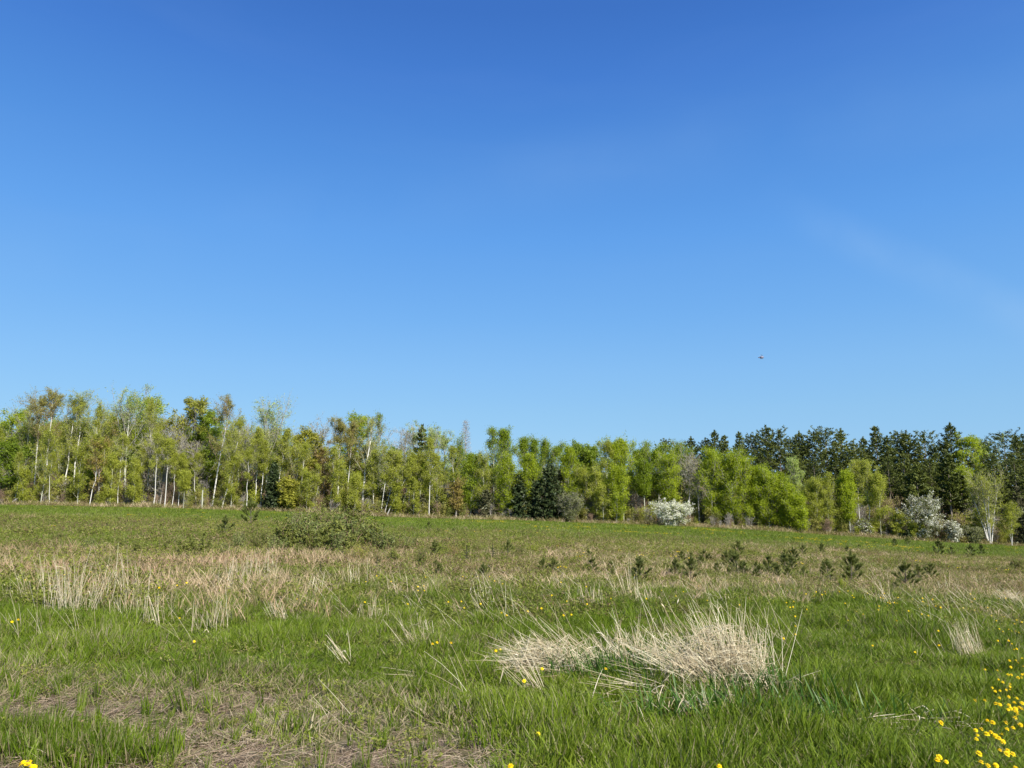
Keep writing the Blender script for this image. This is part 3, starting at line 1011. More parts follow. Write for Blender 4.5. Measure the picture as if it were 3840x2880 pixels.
# kind -> (how it grows, trunk material, branch material, crown material, parameters relative to height 1)
KINDS = {
    'birch':      ('b', 'birch_bark', 'olive_twig', 'leaf_birch', dict(cw=.18, cb=.34, L=22, nb=7, nt=5, nleaf=7500, leaf=.060, el0=1.0, shape='spire', droop=.12, up=.15, scat=.15, bias=.4, r0=.0062, clump=.15, bd=.36, asc=.35)),
    'birch_brown': ('b', 'birch_bark', 'red_twig', 'leaf_olive', dict(cw=.14, cb=.52, L=16, nb=8, nt=6, nleaf=9000, leaf=.058, el0=1.0, shape='spire', droop=.14, up=.15, scat=.15, bias=.3, r0=.0066, bd=.36, asc=.35)),
    'birch_young': ('b', 'aspen_bark', 'olive_twig', 'leaf_birch', dict(cw=.20, cb=.10, L=20, nb=6, nt=4, nleaf=8500, leaf=.062, el0=.80, shape='spire', droop=.0, up=.15, scat=.22, bias=.4, r0=.0060, clump=.1, bd=.33, asc=.4)),
    'aspen':      ('b', 'aspen_bark', 'grey_bark', 'leaf_aspen', dict(cw=.15, cb=.10, L=34, nb=8, nt=3, nleaf=12500, leaf=.075, el0=.78, shape='spire', up=.15, scat=.24, bias=.6, clump=.05, bd=.33, asc=.45, r0=.0095)),
    'aspen_lime': ('b', 'aspen_bark', 'grey_bark', 'leaf_lime', dict(cw=.17, cb=.06, L=38, nb=8, nt=3, nleaf=14500, leaf=.075, el0=.68, shape='spire', up=.15, scat=.26, bias=.6, clump=.05, bd=.33, asc=.45, r0=.0095)),
    'poplar_pale': ('b', 'aspen_bark', 'grey_bark', 'leaf_pale', dict(cw=.21, cb=.42, L=16, nb=8, nt=5, nleaf=4200, leaf=.085, el0=.95, bd=.45, asc=.35, shape='vase', up=.35, scat=.16, bias=.4, r0=.012, twig=.013)),
    'maple_green': ('b', 'dark_bark', 'grey_bark', 'leaf_lime', dict(cw=.24, cb=.25, L=22, nb=7, nt=4, nleaf=9000, leaf=.12, el0=.6, shape='round', scat=.26, bias=.8, clump=.25)),
    'maple_gold': ('b', 'dark_bark', 'grey_bark', 'leaf_gold', dict(cw=.21, cb=.30, L=20, nb=7, nt=4, nleaf=6000, leaf=.14, el0=.55, shape='round', scat=.24, bias=.8, clump=.35)),
    'red_bud':    ('b', 'grey_bark', 'red_twig', 'leaf_red', dict(cw=.18, cb=.22, L=18, nb=7, nt=5, nleaf=2600, leaf=.10, el0=.75, shape='oval', scat=.16, bias=.3, twig=.012)),
    'bare_grey':  ('b', 'grey_bark', 'grey_twig', 'leaf_olive', dict(cw=.24, cb=.25, L=18, nb=9, nt=7, nleaf=500, leaf=.09, el0=.85, shape='vase', scat=.12, bias=.3, twig=.014)),
    'willow_grey': ('b', 'grey_bark', 'grey_twig', 'leaf_olive', dict(cw=.30, cb=.12, stems=4, L=18, nb=8, nt=6, nleaf=900, leaf=.09, el0=.95, shape='vase', scat=.12, bias=.3, twig=.013, spread=.14)),
    'broad_green': ('b', 'dark_bark', 'grey_bark', 'leaf_green', dict(cw=.22, cb=.22, L=20, nb=7, nt=4, nleaf=9000, leaf=.12, el0=.65, shape='round', scat=.25, bias=.8, clump=.2)),
    'sapling_lime': ('b', 'aspen_bark', 'olive_twig', 'leaf_birch', dict(cw=.22, cb=.04, L=24, nb=5, nt=3, nleaf=4200, leaf=.075, el0=.6, bd=.35, asc=.4, shape='spire', scat=.12, bias=.5, r0=.008)),
    'round_bush': ('b', 'grey_bark', 'grey_twig', 'leaf_greygreen', dict(cw=.52, cb=.05, stems=4, L=26, nb=7, nt=5, nleaf=9000, leaf=.075, el0=.5, shape='round', scat=.16, bias=.8, spread=.16, tops=.9)),
    'thicket':    ('b', 'grey_bark', 'red_twig', 'leaf_olive', dict(cw=.32, cb=.08, stems=3, L=18, nb=8, nt=6, nleaf=1500, leaf=.09, el0=.8, shape='oval', scat=.14, bias=.3, spread=.12)),
    'white_pine': ('c', 'pine_bark', 'dark_bark', 'needle_pine', dict(cw=.23, cb=.22, step=.72, per=5, dens=44, size=.16, shape='pine', tuft=.12)),
    'spruce':     ('c', 'dark_bark', 'dark_bark', 'needle_spruce', dict(cw=.24, cb=.03, step=.34, per=7, dens=24, size=.16, shape='spruce', tuft=.11)),
    'spruce_brown': ('c', 'pine_bark', 'pine_bark', 'needle_brown', dict(cw=.26, cb=.06, step=.42, per=6, dens=22, size=.15, shape='spruce', tuft=.13)),
    'dead_spire': ('c', 'dead_wood', 'dead_wood', None, dict(cw=.10, cb=.2, step=.42, per=6, shape='spruce', dead=True)),
}


def tree_meshes(kind, seed, H, **over):
    how, tm, bm, lm, prm = KINDS[kind]
    p = dict(prm); p.update(over)
    p['cw'] = p['cw'] * H
    if p.get('r0'): p['r0'] = p['r0'] * H
    tr, gb, gl = (broadleaf if how == 'b' else conifer)(seed, H, **p)
    geos = [gb] + ([gl] if lm else [])
    zm = np.percentile(np.concatenate([v[:, 2] for v in (gl.V if lm else gb.V)]), 99.7)
    f = H / zm
    for g in tr + geos:
        g.V = [v * np.array([1, 1, f]) for v in g.V]
    T = [g.mesh(kind + '_trunk', M[tm], True) for g in tr]
    return T, gb.mesh(kind + '_branches', M[bm]), (gl.mesh(kind + '_crown', M[lm]) if lm else None)


_count = {}
WORD = {'birch': 'birch_tree', 'birch_brown': 'birch_tree', 'birch_young': 'birch_tree', 'aspen': 'aspen_tree', 'aspen_lime': 'aspen_tree', 'poplar_pale': 'poplar_tree',
        'maple_green': 'maple_tree', 'maple_gold': 'maple_tree', 'red_bud': 'maple_tree', 'bare_grey': 'bare_tree', 'willow_grey': 'willow_tree',
        'broad_green': 'broadleaf_tree', 'sapling_lime': 'birch_sapling', 'round_bush': 'bush', 'thicket': 'bush', 'white_pine': 'pine_tree',
        'spruce': 'spruce_tree', 'spruce_brown': 'spruce_tree', 'dead_spire': 'dead_tree', 'blossom': 'blossoming_tree'}


def plant(kind, loc, meshes, label, rz=0., sc=1., group=None, cat=None):
    nm = WORD.get(kind, kind)
    t = thing(nm, label, cat or ('bush' if nm == 'bush' else 'tree'), loc, rz, sc, group)
    for m in meshes[0]:
        obj('trunk', m, t)
    obj('branches', meshes[1], t)
    if meshes[2] is not None:
        obj('crown', meshes[2], t)
    return t


def place_px(X, topY, d, dz=0.0):
    """foot position and height of a tree whose top is seen at (X, topY) and that stands d metres away"""
    u, _ = cam_ray(X, 1900)
    _, tz = cam_ray(X, topY)
    x = float(u * d)
    z = float(height(x, d)) + dz
    return (x, d, z), float(CAM_H + d * tz - z)


# X of the trunk's foot and Y of the top in the photograph, distance, kind, overrides, label
FRONT = [
 (12, 1532, 124, 'maple_green', {}, 'bright green tree cut off by the left edge of the photo'),
 (30, 1640, 113, 'broad_green', {}, 'dark green bushy tree at the very left end of the wood'),
 (78, 1492, 119, 'birch', dict(nleaf=2400), 'pale sparse birch just right of the bright green tree at the left edge'),
 (118, 1478, 114, 'birch_brown', dict(cw=.13), 'brown-topped birch with a thin straight white trunk near the left end'),
 (158, 1452, 115, 'birch_brown', dict(cw=.15, lean=(.4, 0)), 'tallest brown-topped birch near the left end, its white trunk forking high up'),
 (232, 1470, 116, 'birch', dict(cw=.14, lean=(.5, 0)), 'forked white birch left of the two standing close together'),
 (268, 1466, 116, 'birch', dict(cw=.13), 'straight white birch close beside the forked birch, pale green top'),
 (82, 1740, 109, 'birch_young', {}, 'small birch with crooked grey trunk beside the leaning dead branch'),
 (152, 1600, 109, 'birch_young', dict(cw=.22), 'yellow-green young birch in front of the tall brown-topped birches'),
 (290, 1648, 109, 'birch_young', dict(cw=.16), 'yellow-green young birch with a pale double trunk'),
 (308, 1600, 118, 'broad_green', {}, 'green tree filling the gap behind the pale double trunk'),
 (365, 1500, 115, 'birch', dict(cw=.12, wig=.06), 'birch with a crooked bright white trunk and thin top'),
 (362, 1640, 110, 'red_bud', {}, 'slim tree with rusty red buds in front of the crooked white birch'),
 (412, 1690, 109, 'birch_young', dict(cw=.14), 'slender birch right of the rusty red tree'),
 (462, 1436, 116, 'poplar_pale', dict(cw=.20, cb=.36), 'tallest tree of the wood, pale grey-green poplar with fanned branches'),
 (535, 1478, 122, 'maple_green', dict(cw=.25), 'big bright yellow-green maple right of the tallest poplar'),
 (498, 1718, 109, 'birch_young', dict(cw=.14), 'short slender birch under the tallest poplar'),
 (552, 1490, 114, 'birch', dict(cw=.10, wig=.05), 'thin curving birch in front of the bright yellow-green maple'),
 (592, 1600, 112, 'willow_grey', {}, 'grey leafless tree with many rising stems'),
 (618, 1640, 109, 'birch', dict(cw=.10, cb=.6), 'white birch pole in front of the grey leafless tree'),
 (668, 1700, 110, 'birch', dict(cw=.09, cb=.6, lean=(.6, 0)), 'white birch pole leaning right, below the orange-gold maple'),
 (688, 1760, 109, 'birch_young', dict(cw=.12, cb=.5), 'short thin birch close right of the leaning white pole'),
 (712, 1488, 119, 'maple_gold', {}, 'orange-gold maple standing above the white birch poles'),
 (640, 1555, 122, 'bare_grey', dict(nleaf=1200), 'thinly leafed grey tree behind the orange-gold maple'),
 (725, 1640, 116, 'bare_grey', {}, 'dark leafless tree under the orange-gold maple'),
 (795, 1480, 112, 'birch_brown', dict(cw=.13, lean=(2.0, 0), cb=.38, nleaf=5200), 'dark-topped birch whose white trunk leans right from the field edge'),
 (768, 1540, 118, 'broad_green', dict(cw=.16), 'dark green tree left behind the dark-topped birch'),
 (832, 1560, 110, 'birch', dict(cw=.16, lean=(2.0, 0), cb=.3), 'yellow-green birch forking into a wide V right of the dark-topped birch'),
 (866, 1690, 110, 'birch_young', dict(cw=.14), 'thin young birch between the V-shaped birch and the big sparse maple'),
 (905, 1575, 121, 'bare_grey', {}, 'leafless purplish-grey tree left behind the big sparse maple'),
 (998, 1480, 116, 'poplar_pale', dict(cw=.27, cb=.38, nleaf=4200, L=20), 'big sparse round-topped maple with pale leaves and grey branches'),
 (955, 1600, 112, 'birch', dict(cw=.12, cb=.5), 'white birch left in front of the big sparse maple'),
 (978, 1640, 111, 'birch', dict(cw=.09, cb=.55), 'thin white birch in the middle below the big sparse maple'),
 (1030, 1605, 112, 'birch', dict(cw=.13, lean=(1.4, 0), cb=.5), 'white birch right of the big sparse maple, branching to the right'),
 (1022, 1738, 109, 'spruce', dict(cw=.17), 'slim dark green spruce below the big sparse maple'),
 (1105, 1640, 112, 'birch_young', dict(cw=.24, nleaf=5000), 'broad olive-yellow tree right of the slim dark spruce'),
 (1150, 1600, 117, 'maple_gold', dict(cw=.17), 'yellowish tree standing behind the broad olive-yellow tree'),
 (1080, 1790, 109, 'maple_gold', dict(cw=.22, cb=.1), 'low golden bushy tree right beside the slim dark spruce'),
 (1150, 1760, 109, 'birch_young', dict(cw=.20), 'small yellow-green birch with white stem right of the golden bushy tree'),
 (1203, 1556, 123, 'bare_grey', dict(nleaf=900), 'leafless grey crown against the sky above the rusty red tree'),
 (1212, 1655, 114, 'red_bud', dict(cw=.2, nleaf=3600), 'broad tree with rusty red buds right of the yellowish trees'),
 (1262, 1565, 114, 'birch_brown', dict(cw=.11, cb=.55), 'left one of the brown-topped birches near the white candelabra birch'),
 (1302, 1570, 114, 'birch_brown', dict(cw=.13, cb=.5, lean=(.6, 0)), 'forked brown-topped birch left of the white candelabra birch'),
 (1325, 1548, 120, 'maple_green', dict(cw=.15), 'green tree peeping over the brown-topped birches'),
 (1356, 1556, 112, 'birch', dict(cw=.17, cb=.42, lean=(1.0, 0), nleaf=2400, r0=.013), 'brightest white birch of the wood, branched like a candelabra'),
 (1270, 1720, 110, 'birch_young', dict(cw=.22), 'bushy yellow-green tree left of the candelabra birch'),
 (1330, 1770, 109, 'birch_young', dict(cw=.22), 'low yellow-green tree at the foot of the candelabra birch'),
 (1414, 1548, 117, 'aspen', dict(cw=.12, nleaf=4200), 'green tree with a ragged bent tip right of the candelabra birch'),
 (1400, 1680, 111, 'birch', dict(cw=.12, cb=.3), 'green birch with a dull white trunk under the ragged bent tip'),
 (1428, 1672, 110, 'birch', dict(cw=.13, lean=(1.3, 0), cb=.5), 'first of the right-leaning birches, counted from the left'),
 (1440, 1690, 110, 'birch', dict(cw=.12, lean=(2.2, 0), cb=.5), 'second of the right-leaning birches, counted from the left'),
 (1448, 1712, 109, 'birch', dict(cw=.12, lean=(4.0, 0), cb=.5), 'most strongly leaning birch of the right-leaning group'),
 (1500, 1690, 110, 'birch', dict(cw=.12, lean=(2.0, 0), cb=.5), 'last of the right-leaning birches, its white trunk kinked'),
 (1484, 1800, 109, 'birch_young', dict(cw=.14), 'thin green young birch among the leaning birches'),
 (1510, 1585, 126, 'bare_grey', dict(nleaf=700), 'round grey leafless crown above the leaning birches'),
 (1550, 1590, 127, 'poplar_pale', dict(cw=.15), 'pale thin crown right of the round grey leafless crown'),
 (1578, 1598, 121, 'white_pine', dict(cw=.14), 'dark conifer tip between two pale thin crowns'),
 (1618, 1580, 120, 'poplar_pale', dict(cw=.15, nleaf=3600), 'pale green round crown right of the dark conifer tip'),
 (1609, 1640, 110, 'birch', dict(cw=.13, cb=.42, r0=.0055), 'perfectly straight white birch in the green middle of the wood'),
 (1580, 1690, 111, 'birch', dict(cw=.12, cb=.4), 'thin white birch left of the perfectly straight one'),
 (1640, 1700, 111, 'birch_young', dict(cw=.16), 'green young birch right of the perfectly straight white birch'),
 (1668, 1612, 122, 'poplar_pale', dict(cw=.12), 'thin pale crown left of the dead grey spire'),
 (1745, 1577, 123, 'dead_spire', {}, 'dead grey conifer spire standing above the wood'),
 (1722, 1634, 118, 'aspen', {}, 'green aspen directly below the dead grey spire'),
 (1710, 1790, 110, 'red_bud', dict(cw=.14), 'small rusty red tree at the field edge below the dead grey spire'),
 (1552, 1790, 109, 'sapling_lime', {}, 'yellow-green sapling between leaning and straight birches'),
 (1580, 1850, 111, 'spruce_brown', dict(cw=.32), 'low dark layered spruce behind the perfectly straight birch'),
 (1660, 1830, 111, 'spruce_brown', dict(cw=.3), 'low layered spruce right of the perfectly straight birch'),
 (1765, 1700, 112, 'aspen', {}, 'dense green aspen right of the small rusty red tree'),
 (1810, 1690, 111, 'birch_young', dict(cw=.18), 'olive-green birch with thin pale stem at mid photo'),
 (1825, 1835, 110, 'spruce_brown', dict(cw=.30), 'brownish layered spruce left of the two black spruces'),
 (1852, 1602, 115, 'aspen', dict(cw=.12, nleaf=7500), 'tallest of the fresh green aspens in mid photo'),
 (1892, 1604, 116, 'aspen', dict(cw=.09, cb=.4), 'narrow aspen tip close right of the tallest fresh green aspen'),
 (1900, 1700, 110, 'aspen_lime', dict(cw=.17), 'lime green aspen left above the first black spruce'),
 (1968, 1634, 117, 'aspen', {}, 'green aspen with spiky top above the first black spruce'),
 (2004, 1646, 117, 'aspen', dict(cw=.12), 'green aspen above the gap between the black spruces'),
 (1985, 1700, 111, 'aspen_lime', dict(cw=.14), 'lime aspen between the two black spruces'),
 (2042, 1646, 118, 'aspen', dict(cw=.12), 'green aspen above the tallest black spruce'),
 (2092, 1658, 118, 'aspen', {}, 'green aspen right above the tallest black spruce'),
 (2132, 1672, 112, 'aspen_lime', dict(cw=.14), 'lime aspen behind the round grey-green bush'),
 (2172, 1656, 119, 'broad_green', dict(cw=.15), 'darker green tree right behind the lime aspen of the round bush'),
 (2222, 1658, 119, 'broad_green', dict(cw=.15), 'dark green crown above the small yellowish trees'),
 (2188, 1745, 111, 'birch_young', dict(cw=.18), 'small yellowish tree right of the round grey-green bush'),
 (2236, 1750, 110, 'birch_young', dict(cw=.20), 'second small yellowish tree right of the round grey-green bush'),
 (2262, 1800, 109, 'sapling_lime', dict(cw=.26), 'low yellow tree in front of the tall leaning-topped aspen'),
 (1943, 1778, 110, 'spruce', dict(cw=.34), 'left one of the black spruces at the edge of the field'),
 (2012, 1806, 110, 'spruce', dict(cw=.36), 'middle black spruce at the edge of the field'),
 (2062, 1744, 109.5, 'spruce', dict(cw=.36), 'tallest and rightmost black spruce beside the round grey-green bush'),
 (2100, 1765, 112, 'spruce_brown', dict(cw=.20), 'brownish conifer leaning on the tallest black spruce'),
 (2135, 1842, 108, 'round_bush', {}, 'round grey-green bush right of the black spruces'),
 (2304, 1640, 112, 'aspen_lime', dict(cw=.16, cb=.3), 'tall aspen with windswept top, yellow-green, left half of the pair'),
 (2338, 1642, 113, 'aspen_lime', dict(cw=.18, cb=.3), 'tall broad aspen with windswept top, right half of the pair'),
 (2310, 1745, 109, 'aspen_lime', dict(cw=.18), 'lower lime aspen in front of the windswept pair'),
 (2392, 1664, 118, 'aspen', {}, 'green aspen right of the windswept pair'),
 (2432, 1656, 119, 'aspen', {}, 'green aspen tip above the left side of the white blossoming tree'),
 (2470, 1662, 116, 'aspen', dict(cb=.4), 'round-topped green aspen above the white blossoming tree'),
 (2416, 1720, 112, 'aspen', dict(cb=.45, cw=.12), 'aspen with bare thin stem left behind the white blossoming tree'),
 (2510, 1690, 112, 'aspen_lime', dict(cb=.35), 'lime aspen straight behind the white blossoming tree'),
 (2552, 1650, 116, 'aspen', dict(cw=.17, nleaf=7500, cb=.35), 'broad rounded aspen above the right side of the white blossoming tree'),
 (2585, 1700, 113, 'bare_grey', dict(cb=.5, cw=.14), 'brown-grey thin-leafed tree right of the white blossoming tree'),
 (2620, 1705, 113, 'bare_grey', dict(cb=.45, cw=.14), 'dark bare slender tree left of the big lime thicket'),
 (2668, 1678, 112, 'aspen_lime', dict(cb=.12, cw=.19), 'first tall aspen of the sloping lime thicket'),
 (2700, 1690, 113, 'aspen', dict(cb=.12), 'deep green aspen inside the left part of the lime thicket'),
 (2745, 1683, 111, 'aspen_lime', dict(cw=.21, cb=.05), 'tallest aspen of the lime thicket with white stem pieces'),
 (2795, 1700, 111, 'aspen_lime', dict(cw=.20, cb=.05), 'aspen of the lime thicket right after the tallest'),
 (2843, 1742, 111, 'aspen_lime', dict(cw=.22, cb=.05), 'aspen halfway down the slope of the lime thicket'),
 (2882, 1762, 110, 'aspen_lime', dict(cw=.23, cb=.05), 'aspen of the lime thicket below the dark pines'),
 (2920, 1770, 110, 'aspen_lime', dict(cw=.24, cb=.04), 'aspen near the low end of the lime thicket'),
 (2956, 1800, 109, 'aspen_lime', dict(cw=.26, cb=.04), 'low aspen second from the right end of the lime thicket'),
 (2992, 1850, 108, 'aspen_lime', dict(cw=.26, cb=.04), 'lowest bright lime aspen ending the thicket on the right'),
 (2992, 1712, 114, 'poplar_pale', dict(cw=.14, cb=.3, nleaf=5500), 'pale yellow-green tree rising behind the low end of the thicket'),
 (3062, 1785, 110, 'birch_young', dict(cw=.16), 'pale lime birch right of the lime thicket'),
 (3106, 1772, 110, 'birch_young', dict(cw=.15), 'pale lime birch with spiky thin top'),
 (3042, 1800, 111, 'birch_young', dict(cw=.15, cb=.3), 'pale birch with thin stem hard right of the lime thicket'),
 (3150, 1800, 111, 'birch_young', dict(cw=.15), 'pale lime birch between spiky top and olive orange pair'),
 (3182, 1762, 110, 'aspen_lime', dict(cw=.12, cb=.25), 'bright green slim tree left of the olive orange pair'),
 (3222, 1724, 111, 'birch', dict(cw=.15, cb=.4), 'left tree of the olive orange pair in front of the pines'),
 (3262, 1722, 111, 'birch', dict(cw=.14, cb=.4, wig=.05), 'right tree of the olive orange pair, its white trunk crooked'),
 (3296, 1770, 110, 'birch_young', dict(cw=.14), 'slim yellow-green birch right of the olive orange pair'),
 (3330, 1850, 111, 'thicket', {}, 'olive brown scrub left of the big round blossoming tree'),
 (3360, 1905, 109, 'sapling_lime', dict(cw=.3), 'small yellow-green sapling left of the big round blossoming tree'),
 (3415, 1950, 108, 'sapling_lime', dict(cw=.24), 'bright narrow sapling in front of the big round blossoming tree'),
 (3452, 1965, 108, 'sapling_lime', dict(cw=.2), 'tiny bright sapling right of the bright narrow one'),
 (3398, 1985, 108, 'spruce', dict(cw=.36), 'small black spruce at the foot of the big round blossoming tree'),
 (3445, 1742, 116, 'white_pine', dict(cw=.20, cb=.42), 'crooked pine with bare forked limbs above the big round blossoming tree'),
 (3565, 1700, 117, 'white_pine', dict(cw=.17, cb=.4), 'pine with long bare grey trunk right of the big round blossoming tree'),
 (3610, 1780, 118, 'white_pine', dict(cw=.17, cb=.5), 'thin-trunked pine standing in the dark gap'),
 (3632, 1972, 107, 'round_bush', dict(cw=.5), 'round green bush left of the birch clump'),
 (3518, 1950, 109, 'thicket', dict(cw=.5), 'brown twiggy scrub right under the big round blossoming tree'),
 (3590, 2005, 107, 'thicket', dict(cw=.7), 'low dark scrub under the small cream blossoming tree'),
 (3700, 1762, 108, 'birch', dict(cw=.22, cb=.28, stems=5, spread=.20, nleaf=9500, L=24, r0=.010), 'clump of white birch stems fanning out of one foot'),
 (3782, 1880, 107, 'birch', dict(cw=.26, cb=.28, stems=2, spread=.05), 'small birch with two thin stems near the right edge'),
 (3828, 1905, 109, 'spruce_brown', dict(cw=.3), 'brownish conifer at the right edge behind the small birch'),
 (3668, 1905, 110, 'sapling_lime', dict(cw=.3, leaf=.1), 'dark olive sapling left of the clump of white birch stems'),
]
RIDGE = [
 (2505, 1648, 140), (2560, 1655, 143), (2600, 1643, 139), (2655, 1648, 141), (2690, 1620, 136), (2727, 1636, 140), (2782, 1624, 136), (2828, 1628, 139),
 (2886, 1602, 135), (2934, 1606, 134), (2978, 1646, 141), (3012, 1624, 138), (3068, 1617, 136), (3114, 1603, 134), (3170, 1614, 137), (3215, 1660, 131),
 (3254, 1645, 141), (3301, 1602, 134), (3345, 1640, 128), (3386, 1620, 138), (3418, 1622, 136), (3486, 1618, 133), (3547, 1664, 139), (3588, 1594, 132),
 (3700, 1650, 138), (3785, 1617, 130), (3834, 1640, 133), (3880, 1625, 137), (2860, 1700, 124), (3000, 1690, 125), (3140, 1690, 124), (3340, 1720, 122), (3500, 1720, 124),
 (3740, 1700, 124), (3820, 1720, 120), (3400, 1700, 126), (3060, 1720, 122), (2800, 1680, 128),
]
RIDGE_LABEL = {
 3588: 'tallest ridge pine, its layered arms reaching left into the sky', 2886: 'broad two-tipped pine above the lime thicket',
 2934: 'pine with upswept arms just right of the broad two-tipped pine', 3114: 'tall pine above the spiky pale birch', 3301: 'tall pointed pine above the olive orange pair',
 2505: 'leftmost dark pine, a low tip over the aspens', 3785: 'open-topped pine near the right edge of the photo', 2690: 'pine tip above the first tall aspen of the lime thicket',
 3486: 'cone-shaped pine above the big round blossoming tree', 3170: 'broad leaning-sided pine left of the notch in the ridge line', **{2560: 'low dark pine behind the broad rounded aspen, second pine from the left', 2600: 'small pine tip directly right of the broad rounded aspen', 2655: 'low pine tip left of the taller one over the first thicket aspen', 2727: 'narrow pine right beside the tip over the first thicket aspen', 2828: 'pine with ragged shoulder between the thin tip and the broad two-tipped pine', 2978: 'lower pine filling the dip right of the upswept-armed pine', 3012: 'bushy-topped pine above the pale yellow-green tree', 3068: 'rounded pine tip left of the tall pine over the spiky birch', 3215: 'low pine in front of the notch in the ridge line', 3254: 'low pine on the left shoulder of the tall pointed pine', 3345: 'pine in front, right below the tall pointed pine', 3386: 'pale-tipped pine left of its twin, right of the tall pointed pine', 3418: 'right twin of the pale-tipped pines', 3547: 'low pine left of the tallest ridge pine', 3700: 'pine half hidden behind the pale green rounded crown', 3834: 'pine cut by the right edge of the photo', 3880: 'pine mostly outside the right edge of the photo', 2860: 'dark lower pine just above the slope of the lime thicket', 3000: 'dark lower pine behind the pale yellow-green tree', 3140: 'dark lower pine above the pale lime birches', 3340: 'dark lower pine right of the olive orange pair', 3500: 'dark lower pine behind the big round blossoming tree', 3740: 'dark lower pine behind the clump of white birch stems', 3820: 'dark pine mass behind the small birch at the right edge', 3400: 'dark lower pine left of the crooked pine', 3060: 'dark lower pine above the pale birch by the thicket end', 2800: 'dark lower pine above the middle of the lime thicket'},
 2782: 'small thin pine tip left of the broad two-tipped pine',
}
_seed = 1000
for (X, tY, d, kind, over, label) in FRONT:
    _seed += 1
    loc, H = place_px(X, tY, d)
    if 'lean' in over:
        over = dict(over)
    plant(kind, loc, tree_meshes(kind, _seed, H, **over), label)

_pine_kinds = {}
for i, (X, tY, d) in enumerate(RIDGE):
    loc, H = place_px(X, tY, d)
    v = (i * 5 + i // 4) % 9
    if v not in _pine_kinds:
        _pine_kinds[v] = tree_meshes('white_pine', 5000 + v, 20.0, cw=[.30, .22, .33, .25, .20, .34, .26, .30, .24][v], cb=[.25, .2, .3, .22, .15, .28, .2, .34, .1][v], pw=[.7, .9, .55, .8, 1.0, .5, .75, .45, .9][v], step=[.7, .6, .8, .66, .62, .85, .7, .8, .6][v])
    t = plant('white_pine', loc, _pine_kinds[v], RIDGE_LABEL.get(X, 'dark green pine in the closed ridge of pines behind the lime thicket and birches'),
              rz=i * 1.3, sc=H / 20.0, group='dark pines along the ridge on the right')
for (X, tY, d, kind, over, label) in [
    (3648, 1624, 130, 'maple_green', dict(cw=.20), 'rounded yellow-green crown wedged between the ridge pines'),
    (3714, 1634, 131, 'poplar_pale', dict(cw=.17, nleaf=6000), 'pale green rounded crown left of the open-topped pine'),
    (3610, 1745, 121, 'aspen_lime', dict(cw=.14, cb=.6), 'small lime green crown caught under the ridge pines'),
]:
    _seed += 1
    loc, H = place_px(X, tY, d)
    plant(kind, loc, tree_meshes(kind, _seed, H, **over), label)

# slender white birches standing between the named trees of the left half
r = np.random.default_rng(79)
slim = [tree_meshes('birch', 9500 + i, 13.0, cw=.12, cb=.48, nleaf=6500, r0=.0055, wig=.05, L=14) for i in range(6)]
SL = [(55, 'between the leftmost small birch and the field edge'), (185, 'right of the tallest brown-topped birch'), (335, 'left of the crooked bright white birch'), (385, 'right of the rusty red tree'),
      (440, 'under the left arms of the tallest poplar'), (515, 'below the big bright maple'), (575, 'left of the grey leafless tree'), (645, 'between the two white birch poles'), (735, 'right of the orange-gold maple'),
      (885, 'left of the big sparse maple'), (925, 'deep between V-shaped birch and sparse maple'), (1065, 'right of the slim dark spruce'), (1135, 'beside the golden bushy tree'), (1185, 'left of the broad rusty tree'),
      (1240, 'right of the broad rusty tree'), (1385, 'touching the candelabra birch'), (1470, 'among the leaning birches'), (1530, 'right of the last leaning birch'), (1695, 'left of the dead grey spire'), (2290, 'between small yellowish tree and windswept aspen')]
for i, (X, where) in enumerate(SL):
    loc, H = place_px(X, float(1610 + 90 * r.random() + (40 if X > 1100 else 0)), float(109 + 4 * r.random()))
    t = plant('birch', loc, slim[i % 6], 'slender thin-crowned white birch ' + where, rz=i * 1.7, sc=H / 13.0, group='slender white birches of the front row')

